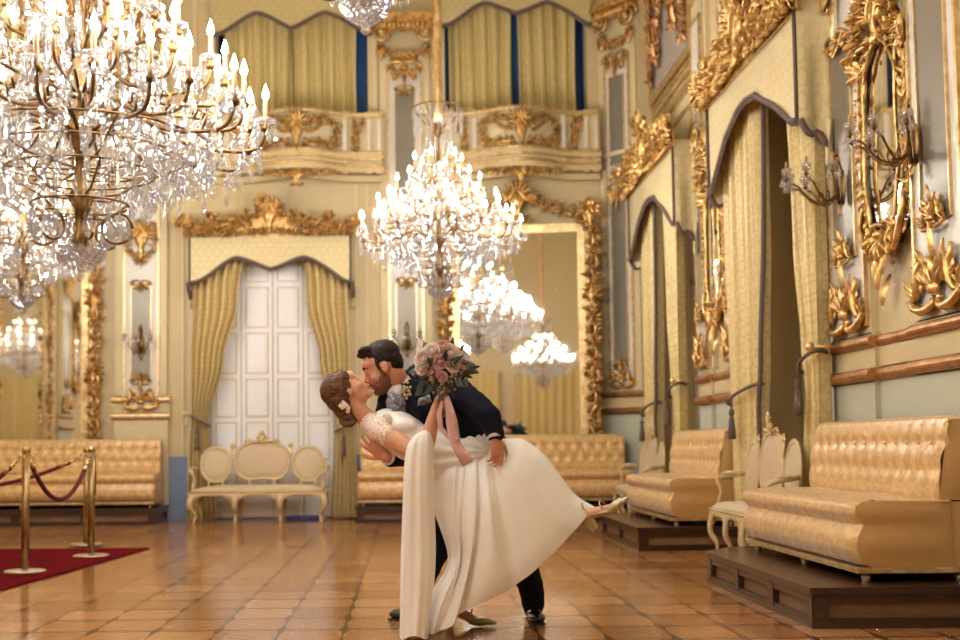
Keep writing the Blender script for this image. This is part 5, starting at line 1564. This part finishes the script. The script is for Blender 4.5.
# trousers and shoes
t = MB()
limb(t, [(P(482, 456, 6.3), .15), (lhip, .115), (kA, .085), (aA + Vector((0, 0, .05)), .066), (aA + Vector((0, -.01, -.015)), .062)], 18)
limb(t, [(P(478, 456, 6.32), .15), (rhip, .115), (kB, .085), (aB + Vector((0, 0, .04)), .064), (aB + Vector((0, 0, -.03)), .06)], 18)
def crease(c, n): return .006 * mnoise.noise(Vector((c.x * 12, c.y * 12, c.z * 26)))
place(sculpt(t, 'trousers', M['navy_trouser'], G, .009, 3, .5, crease), G)
def shoe(c, yaw, mat, name, root, L_=.29, w=.048):
    m = MB(); R3 = Matrix.Rotation(yaw, 3, 'Z')
    def q(x, y, z): return c + R3 @ Vector((x, y, z))
    m.ball(q(-.07, 0, .05), (.06, w * .8, .05), 14, 9, rot=R3); m.ball(q(0, 0, .045), (.09, w * .92, .042), 14, 9, rot=R3); m.ball(q(.09, 0, .034), (.085, w, .032), 14, 9, rot=R3); m.ball(q(-.03, 0, .085), (.045, w * .75, .04), 12, 8, rot=R3)
    ob = place(sculpt(m, name, mat, root, .006, 3), root)
    s = MB(); s.prism([(q(x, y, 0).x, q(x, y, 0).y) for x, y in [(-.125, -.03), (-.06, -.038), (.03, -.044), (.11, -.05), (.165, -.03), (.178, 0), (.165, .03), (.11, .05), (.03, .044), (-.06, .038), (-.125, .03), (-.137, 0)]], c.z, c.z + .014, 'z')
    ob2 = s.build('sole', M['shoe_black'], ob)
    lc = MB()
    for i in range(4): lc.tube([q(.0 + .018 * i, -.022, .105 - .012 * i), q(.0 + .018 * i, 0, .112 - .012 * i), q(.0 + .018 * i, .022, .105 - .012 * i)], .003, 5)
    lc.build('laces', M['shoe_black'], ob)
    return ob
shoe(fA + Vector((0, .03, .0)), -PI / 2 + .08, M['shoe_black'], 'shoe', G); shoe(fB + Vector((.05, .03, .0)), PI * .97, M['shoe_black'], 'shoe', G)

# ============================== bride
B = empty('person', fl(455, 632), 0, 'woman in ivory wedding dress bent backwards, kissing and holding a bouquet', 'person')
bR = frame((.67, .05, .74), (-.74, 0, .67)); bc = P(347.5, 390.5, 6.04); bk_ = .98
b = MB(); L = Local(b, bc, bR, bk_); head_forms(L, True)
limb(b, [(L.p((-.025, 0, -.05)), .048), (P(360, 412, 6.04), .047), (P(372, 424, 6.06), .055)])
limb(b, [(P(374, 424, 6.08), .062), (P(390, 429, 6.08), .088), (P(424, 446, 6.09), .078), (P(452, 466, 6.08), .085)])
bS, bE, bW = P(379, 431, 5.96), P(423, 456, 5.86), P(437, 406, 5.83)
limb(b, [(P(376, 427, 6.03), .06), (bS, .054), (bS.lerp(bE, .6), .047), (bE, .041), (bE.lerp(bW, .3), .043), (bW, .026)])
limb(b, [(P(386, 418, 6.16), .06), (P(396, 410, 6.22), .045), (P(400, 402, 6.46), .04), (P(404, 388, 6.47), .028)])
hand_forms(b, bW, (.14, -.08, 1), (.85, -.35, -.1), (.75, .8, .85, .9), -1, .95, .03, (.7, .8))
hand_forms(b, P(404, 388, 6.47), (1, .05, -.15), (0, -1, 0), (.2, .2, .25, .3), 1, .95, .06, (.4, .4))
sF = fl(469, 626)
c1_, R1_ = sF + Vector((-.04, -.01, .003)), Matrix.Rotation(-.12, 3, 'Z')
eR = frame((.64, -.42, .60), (-.62, 0, .78)); c2_ = P(584.5, 512.5, 5.99) + eR @ Vector((.045, 0, -.10))
def hq1(x, y, z): return c1_ + R1_ @ Vector((x, y, z))
def hq2(x, y, z): return c2_ + eR @ Vector((x, y, z))
limb(b, [(P(456, 470, 6.08), .085), (P(460, 500, 6.02), .08), (P(461, 550, 5.97), .055), (hq1(-.05, 0, .20), .034), (hq1(-.05, 0, .12), .030), (hq1(-.045, 0, .088), .031), (hq1(.03, 0, .050), .026), (hq1(.10, 0, .024), .016)])
limb(b, [(P(466, 466, 6.08), .085), (P(502, 472, 6.07), .075), (P(538, 488, 6.04), .058), (P(568, 506, 6.01), .036), (hq2(-.05, 0, .115), .030), (hq2(-.045, 0, .088), .031), (hq2(.03, 0, .050), .026), (hq2(.10, 0, .024), .016)])
place(sculpt(b, 'body', M['skin_f'], B, .0055, 3), B)
# hair and comb
h = MB(); L = Local(h, bc, bR, bk_)
L.ball((-.028, 0, .048), (.102, .088, .086)); L.ball((-.07, 0, .0), (.066, .082, .080)); L.ball((-.088, 0, -.05), (.055, .06, .055))
for s in (-1, 1):
    L.ball((-.015, s * .060, .028), (.056, .030, .046)); L.ball((.036, s * .052, .062), (.034, .026, .034)); L.ball((-.035, s * .072, -.012), (.034, .018, .026))
    L.tube([(.05, s * .03, .098), (.02, s * .075, .06), (-.03, s * .088, .01), (-.08, s * .06, -.045), (-.1, s * .02, -.07)], [.014, .017, .016, .016, .012])
L.ball((-.112, 0, -.102), (.044, .048, .042))
for i in range(7):
    a = i * .9
    L.tube([(-.112 + .034 * math.cos(a + t), .044 * math.sin(t * 1.3 + i), -.102 + .036 * math.sin(a + t)) for t in [k * .35 for k in range(8)]], [.008, .012, .014, .014, .014, .013, .011, .007])
place(sculpt(h, 'hair', M['hair_f'], B, .005, 2, .5, lambda c, n: .0022 * mnoise.noise(Vector((c.x * 40 + c.z * 40, c.y * 40, c.z * 110 - c.x * 60)))), B)
cb = MB()
rng = random.Random(4)
for i in range(16):
    p = L.p((-.075 + rng.uniform(-.02, .012), -.088 - .0 + rng.uniform(-.012, .006), -.03 - .045 * i / 16 + rng.uniform(-.01, .01)))
    for k in range(4): cb.ball(p + Vector((.006 * math.cos(k * 1.6), -.003, .006 * math.sin(k * 1.6))), (.0055, .003, .0055), 6, 4)
place(cb.build('flower_comb', simple('pearl_petals', srgb(244, 226, 204), .4, var=.05), B), B)
h = MB(); L2 = Local(h, bc, bR, bk_)
for s in (-1, 1):
    L2.tube([(.089, s * .014, .030), (.085, s * .030, .034), (.071, s * .043, .028)], [.0022, .003, .0018]); L2.tube([(.084, s * .018, -.002), (.081, s * .030, -.007), (.072, s * .041, -.003)], [.0012, .002, .0012])
place(h.build('eyebrows', M['hair_f'], B), B)
h = MB(); L2 = Local(h, bc, bR, bk_); L2.ball((.0935, 0, -.058), (.009, .019, .0055)); L2.ball((.0915, 0, -.069), (.009, .016, .006)); place(h.build('lips', simple('rose_lips', srgb(188, 96, 92), .4), B), B)
# dress bodice
d = MB()
limb(d, [(P(388, 428, 6.09), .104), (P(404, 434, 6.09), .115), (P(424, 446, 6.08), .108), (P(440, 455, 6.07), .118), (P(458, 462, 6.06), .125), (P(478, 457, 6.07), .11), (P(492, 450, 6.07), .09)], 20)
d.ball(P(404, 427, 6.03), (.085, .07, .06), 14, 10); d.ball(P(406, 426, 6.13), (.085, .07, .06), 14, 10); limb(d, [(P(396, 424, 6.06), .075), (P(432, 440, 6.08), .085)], 16)
def gather(c, n):
    q = c - P(497, 452, 5.95); r = math.hypot(q.x, q.z); a = math.atan2(q.z, -q.x)
    return .006 * math.sin(a * 26 + 2 * mnoise.noise(c * 5)) * max(0, min(1, 1.3 - r / .55)) + .003 * mnoise.noise(c * 12)
place(sculpt(d, 'dress_bodice', M['dress'], B, .0075, 4, .5, gather), B)
lc = MB()
limb(lc, [(P(371, 424, 6.03), .060), (P(379, 431, 5.965), .060), (P(386, 435, 5.94), .055)], 16); lc.ball(P(383, 421, 6.02), (.06, .06, .045), 14, 10)
place(sculpt(lc, 'lace_cap_sleeve', M['lace'], B, .006, 3), B)
lc = MB(); limb(lc, [(P(392, 448, 6.0), .026), (P(404, 455, 5.98), .028), (P(410, 456, 5.98), .02)], 12); place(sculpt(lc, 'lace_trim', M['lace'], B, .006, 2), B)
# skirt: ribs of cloth from the gathered waist to the swept hem, joined into one sheet of cloth all round
RIB = [
    [(496, 438, 6.06), (524, 440, 6.06), (546, 457, 6.06), (573, 493, 6.04), (593, 507, 6.01)],
    [(494, 446, 6.0), (522, 462, 5.91), (545, 490, 5.90), (564, 516, 5.90), (578, 527, 5.93)],
    [(490, 451, 5.97), (510, 485, 5.85), (526, 520, 5.83), (538, 548, 5.83), (545, 561, 5.85)],
    [(486, 450, 6.0), (494, 500, 5.82), (502, 540, 5.80), (509, 572, 5.80), (512, 588, 5.82)],
    [(476, 450, 6.02), (478, 510, 5.81), (476, 550, 5.79), (470, 590, 5.79), (466, 610, 5.80)],
    [(462, 450, 6.03), (462, 515, 5.82), (463, 560, 5.82), (455, 600, 5.80), (449, 627, 5.79)],
    [(446, 454, 6.03), (446, 515, 5.87), (455, 560, 5.87), (441, 600, 5.82), (431, 634, 5.82)],
    [(440, 460, 6.04), (433, 503, 5.98), (449, 558, 5.96), (433, 592, 5.9), (422, 624, 5.9)],
    [(438, 458, 6.12), (437, 503, 6.14), (451, 556, 6.14), (437, 593, 6.1), (429, 616, 6.1)],
    [(468, 448, 6.20), (480, 500, 6.22), (482, 545, 6.22), (474, 588, 6.22), (464, 602, 6.22)],
    [(490, 440, 6.17), (520, 466, 6.20), (538, 505, 6.20), (544, 533, 6.18), (546, 548, 6.16)]]
for k_, r_ in enumerate(RIB):
    a_, b_ = r_[0], r_[1]; o_ = (0, 0, .01, .03, .045, .05, .045, .0, -.01, -.02, -.01)[k_]
    r_.insert(1, (lerp(a_[0], b_[0], .42), lerp(a_[1], b_[1], .42), lerp(a_[2], b_[2], .42) - o_))
RIBV = [[P(*c) for c in r] for r in RIB]
def cr(a, b_, c, d_, t): return (b_ * 2 + (c - a) * t + (a * 2 - b_ * 5 + c * 4 - d_) * t * t + (b_ * 3 - a - c * 3 + d_) * t ** 3) * .5
def ribpt(k, v):
    r = RIBV[k % len(RIBV)]; i = v * (len(r) - 1); q = min(len(r) - 2, int(i))
    return cr(r[max(0, q - 1)], r[q], r[q + 1], r[min(len(r) - 1, q + 2)], i - q)
def skirt(u, v):
    n = len(RIBV); i = u * n; k = int(i) % n; t = i - int(i)
    p = cr(ribpt(k - 1, v), ribpt(k, v), ribpt(k + 1, v), ribpt(k + 2, v), t)
    def ridge(c, wd, h): 
        q = (i - c) / wd; return h * math.exp(-q * q)
    f = 0.0
    for c0_, c1_, wd, h in ((4.0, 4.75, .22, 1.5), (4.6, 5.4, .18, -1.1), (3.2, 3.6, .30, .9), (2.5, 2.9, .25, -.7), (5.3, 6.1, .22, 1.0), (1.6, 1.9, .3, .45), (6.2, 6.7, .2, -.7), (3.75, 4.25, .12, -.8), (8.8, 8.8, .4, .8), (9.7, 9.7, .3, -.8)):
        f += ridge(lerp(c0_, c1_, v), wd * (.6 + .6 * v), h)
    f += .22 * math.sin(i * 2 * PI * 1.3 + v * 3) * (1 - v) + .12 * math.sin(i * 9 + v * 5)
    w = min(1, v * 1.8 + .05) * (1.0 - .35 * max(0, v - .7) / .3)
    out = Vector((.15, -1 if i < 8 else 1, 0))
    return p + out * f * .030 * w
sk = MB(); sk.grid(skirt, 260, 90, cu=True)
o = sk.build('dress_skirt', M['dress'], B); place(o, B); o.modifiers.new('t', 'SOLIDIFY').thickness = .004
# chiffon drape falling from the bent elbow to the floor
VR = [(430.5, 425, 1.5, .008), (432.5, 424, 5.0, .025), (437, 422.5, 9, .042), (446, 420.5, 12.5, .055), (465, 419, 14, .062), (500, 418.5, 14.8, .055), (545, 418.5, 16.3, .05), (580, 417.5, 16, .055), (610, 415.5, 14.5, .06), (636, 414, 13.5, .07)]
def veil(u, v):
    q = v * (len(VR) - 1); i_ = min(len(VR) - 2, int(q)); q -= i_
    y, cx, hw, dp = (cr(VR[max(0, i_ - 1)][k], VR[i_][k], VR[i_ + 1][k], VR[min(len(VR) - 1, i_ + 2)][k], q) for k in range(4))
    a = 2 * PI * u
    c = P(cx, y, 5.80); k = 1 / 192.0
    f = 1 + (.09 * math.sin(a * 5 + 2.5 * v) + .045 * math.sin(a * 11 - 3 * v + 1)) * min(1, v * 2.0)
    return Vector((c.x + hw * k * math.cos(a) * (1 + .03 * math.sin(5 * a)), 5.80 + dp * math.sin(a) * f, max(.004, c.z + .012 * math.sin(a * 3) * (v > .9))))
vl = MB(); vl.grid(veil, 110, 60, cu=True); o = vl.build('chiffon_sleeve', M['veil'], B); place(o, B)
# shoes with block heels
def heel_shoe(c, R3, root):
    m = MB()
    def q(x, y, z): return c + R3 @ Vector((x, y, z))
    m.ball(q(.095, 0, .025), (.068, .037, .024), 14, 9, rot=R3); m.ball(q(.15, 0, .018), (.04, .022, .013), 12, 8, rot=R3); m.ball(q(.03, 0, .045), (.06, .034, .016), 12, 8, rot=R3 @ Matrix.Rotation(.5, 3, 'Y')); m.ball(q(-.05, 0, .085), (.045, .033, .03), 12, 8, rot=R3)
    m.ball(q(-.015, 0, .068), (.05, .032, .014), 12, 8, rot=R3 @ Matrix.Rotation(.6, 3, 'Y'))
    ob = place(sculpt(m, 'shoe', M['shoe_gold'], root, .005, 2), root)
    k = MB()
    vs = [q(x, y, z) for z, s in ((.07, 1.0), (0, .8)) for x, y in ((-.08, -.026 * s), (-.03 - (.02 if z == 0 else 0), -.026 * s), (-.03 - (.02 if z == 0 else 0), .026 * s), (-.08, .026 * s))]
    k.add(vs, [(0, 1, 2, 3), (4, 5, 6, 7), (0, 1, 5, 4), (1, 2, 6, 5), (2, 3, 7, 6), (3, 0, 4, 7)], False); k.build('block_heel', M['shoe_gold'], ob)
    s = MB()
    for xx, zz_ in ((-.02, .125), (.055, .075)):
        s.tube([q(xx, .036 * math.cos(a), zz_ - .012 + .03 * math.sin(a)) for a in [PI * i / 10 for i in range(11)]], .004, 5)
    s.build('ankle_strap', M['shoe_gold'], ob)
heel_shoe(c1_, R1_, B)
heel_shoe(c2_, eR, B)

# ============================== bouquet in her hand
Q = P(441, 369, 5.80)
F_ = empty('bouquet', Q, 0, 'bouquet of blush roses with dark leaves and pink ribbon in the bride\'s hand', 'bouquet')
rose_m = [simple('blush_petals', srgb(250, 226, 220), .6, var=.08, vscale=40, Sheen_Weight=.2), simple('pink_petals', srgb(240, 200, 196), .6, var=.1, vscale=40), simple('cream_petals', srgb(252, 240, 230), .6, var=.06, vscale=40)]
leaf_m = [simple('teal_grey_leaf', srgb(78, 100, 98), .55, var=.15, vscale=30), simple('deep_green_leaf', srgb(38, 52, 42), .5, var=.2, vscale=30), simple('burgundy_leaf', srgb(64, 28, 34), .5, var=.2, vscale=30)]
def rose_me(r, mat, rng):
    m = MB()
    for ring, (n, rr, op) in enumerate(((3, .35, .15), (5, .62, .45), (6, .85, .8), (7, 1.0, 1.15))):
        for k in range(n):
            a0 = 2 * PI * k / n + ring * .7
            def fn(u, v, a0=a0, rr=rr, op=op, n=n):
                a = a0 + (u - .5) * 2 * PI / n * 1.5; t = v
                rad = r * rr * (.35 + .65 * math.sin(t * PI * .55)) * (1 + .25 * op * t * t)
                z = r * (-.6 + 1.25 * t * (1.15 - .45 * op) - .25 * op * t * t) - r * .15 * (2 * u - 1) ** 2 * t
                return (rad * math.cos(a), -z, rad * math.sin(a))
            m.grid(fn, 6, 6)
    m.ball((0, -.1 * r, 0), r * .38, 8, 6)
    me = m.mesh('rose'); me.materials.append(mat); return me
rng = random.Random(21)
RM = [rose_me(.036, rose_m[i], rng) for i in range(3)]
def leaf_me(l, w, mat):
    m = MB(); leaf(m, (0, 0), PI / 2, l, w, .008, .5, 1); me = m.mesh('leaf'); me.materials.append(mat); return me
LM = [leaf_me(.075, .05, leaf_m[0]), leaf_me(.085, .034, leaf_m[1]), leaf_me(.06, .03, leaf_m[2])]
spots = [(-.085, .045, 0, 1.1), (-.045, .085, 2, 1.0), (-.01, .03, 1, .8), (-.05, -.02, 1, .9), (.045, .07, 0, 1.15), (.095, .05, 2, 1.1), (.06, .02, 0, .9), (.01, .105, 1, .9), (.0, -.045, 1, .6), (-.10, -.0, 2, .7), (.11, .0, 1, .7)]
for x, z, k, s in spots:
    s *= 1.12
    o = share('rose', RM[k], F_, (x, -.10 + .45 * (x * x + z * z) * 6, z), 0, (s, s, s)); o.rotation_euler = (-z * 5, 0, x * 5)
for i in range(46):
    a = rng.uniform(0, 2 * PI); r = rng.uniform(.03, .135) ; k = rng.choice((0, 0, 1, 1, 1, 2))
    x, z = r * math.cos(a), r * math.sin(a) * .85
    if z > .02 and rng.random() < .4: z -= .09
    o = share('leaf', LM[k], F_, (x, -.085 + r * r * 4 + rng.uniform(-.02, .02), z), 0, (1, 1, 1)); s = rng.uniform(.7, 1.15); o.scale = (s, s, s)
    o.rotation_euler = (rng.uniform(-.7, .5), rng.uniform(-.3, .3) + (PI / 2 - a), rng.uniform(-.6, .6))
fm = MB()
for i in range(90):
    a = rng.uniform(0, 2 * PI); r = rng.uniform(.05, .14); fm.ball((r * math.cos(a), -.10 + r * r * 4 + rng.uniform(-.02, .01), r * math.sin(a) * .85 - .02), rng.uniform(.004, .008), 6, 4)
o = fm.build('filler_buds', simple('dusty_buds', srgb(206, 176, 140), .7, var=.3, vscale=80), F_, fix=False); o['kind'] = 'stuff'
cm = MB(); cm.ball((0, .0, 0), (.115, .075, .10), 16, 10); cm.build('foliage_core', leaf_m[1], F_)
sm_ = MB()
for i in range(12):
    a = i * 2 * PI / 12; sm_.tube([(.03 * math.cos(a), -.02 + .03 * math.sin(a), -.06), (.012 + .012 * math.cos(a), -.02 + .012 * math.sin(a), -.13), (.03 + .03 * math.cos(a), -.01 + .025 * math.sin(a), -.24)], .005, 6)
sm_.build('stems', simple('cut_stems', srgb(150, 132, 96), .6, var=.2), F_)
rb = simple('dusty_pink_ribbon', srgb(216, 172, 166), .4, var=.04, Sheen_Weight=.4)
def ribbon(pts, w, nm):
    ev, _ = along([P(*p) - Q for p in pts])
    m = MB()
    def fn(u, v):
        p, t = ev(v * .999); s = Vector((t.z, 0, -t.x)); s = s.normalized() if s.length > 1e-6 else Vector((1, 0, 0))
        tw = .5 * math.sin(v * 7)
        return p + (s * math.cos(tw) + Vector((0, 1, 0)) * math.sin(tw)) * w * (u - .5) * (.5 + .5 * min(1, v * 3)) 
    m.grid(fn, 5, 40); o = m.build(nm, rb, F_); o.modifiers.new('t', 'SOLIDIFY').thickness = .0015
ribbon([(446, 396, 5.76), (450, 412, 5.74), (453, 430, 5.74), (456, 444, 5.73), (462, 454, 5.72), (468, 464, 5.73)], .058, 'ribbon')
ribbon([(443, 398, 5.77), (439, 414, 5.76), (441, 428, 5.75), (449, 437, 5.74), (458, 441, 5.73)], .026, 'ribbon')
# ------------------------------------------------------------------ light: the chandeliers' lamps, a soft room
w = bpy.data.worlds.new('world'); S.world = w; w.use_nodes = True
w.node_tree.nodes['Background'].inputs[0].default_value = (.9, .85, .75, 1); w.node_tree.nodes['Background'].inputs[1].default_value = .2
def lamp(name, loc, e, col=(1, .97, .935), r=.35):
    l = bpy.data.lights.new(name, 'POINT'); l.energy = e; l.color = col; l.shadow_soft_size = r
    o = bpy.data.objects.new(name, l); COL.objects.link(o); o.location = loc; return o
for i, (x, y, z, e, sc, tiers) in enumerate(LAMPS):
    # one small lamp just over every bulb of the two lower tiers (of every third bulb for those out of sight)
    st = 1 if i < 4 else 3
    pts = [(r, zc + (.05 if ti == 0 and k % 2 else 0), 2 * PI * k / n + a0, .93 if ti == 0 and k % 2 else 1) for ti, (n, r, zc, a0) in enumerate(tiers[:2]) for k in range(0, n, st)]
    for r, zc, a, q in pts:
        lamp('chandelier_light', (x + r * q * sc * math.cos(a), y + r * q * sc * math.sin(a), z + (zc + .225) * sc), e / len(pts), r=.03)
S.view_settings.view_transform = 'Standard'
try: S.view_settings.look = 'None'
except Exception: pass
S.view_settings.exposure = -.34; S.view_settings.gamma = 1.0; S.view_settings.use_curve_mapping = False
c = S.cycles
c.use_denoising = True; c.max_bounces = 10; c.diffuse_bounces = 4; c.glossy_bounces = 5; c.transparent_max_bounces = 16; c.transmission_bounces = 4
c.sample_clamp_indirect = 10.0; c.caustics_reflective = False; c.caustics_refractive = False
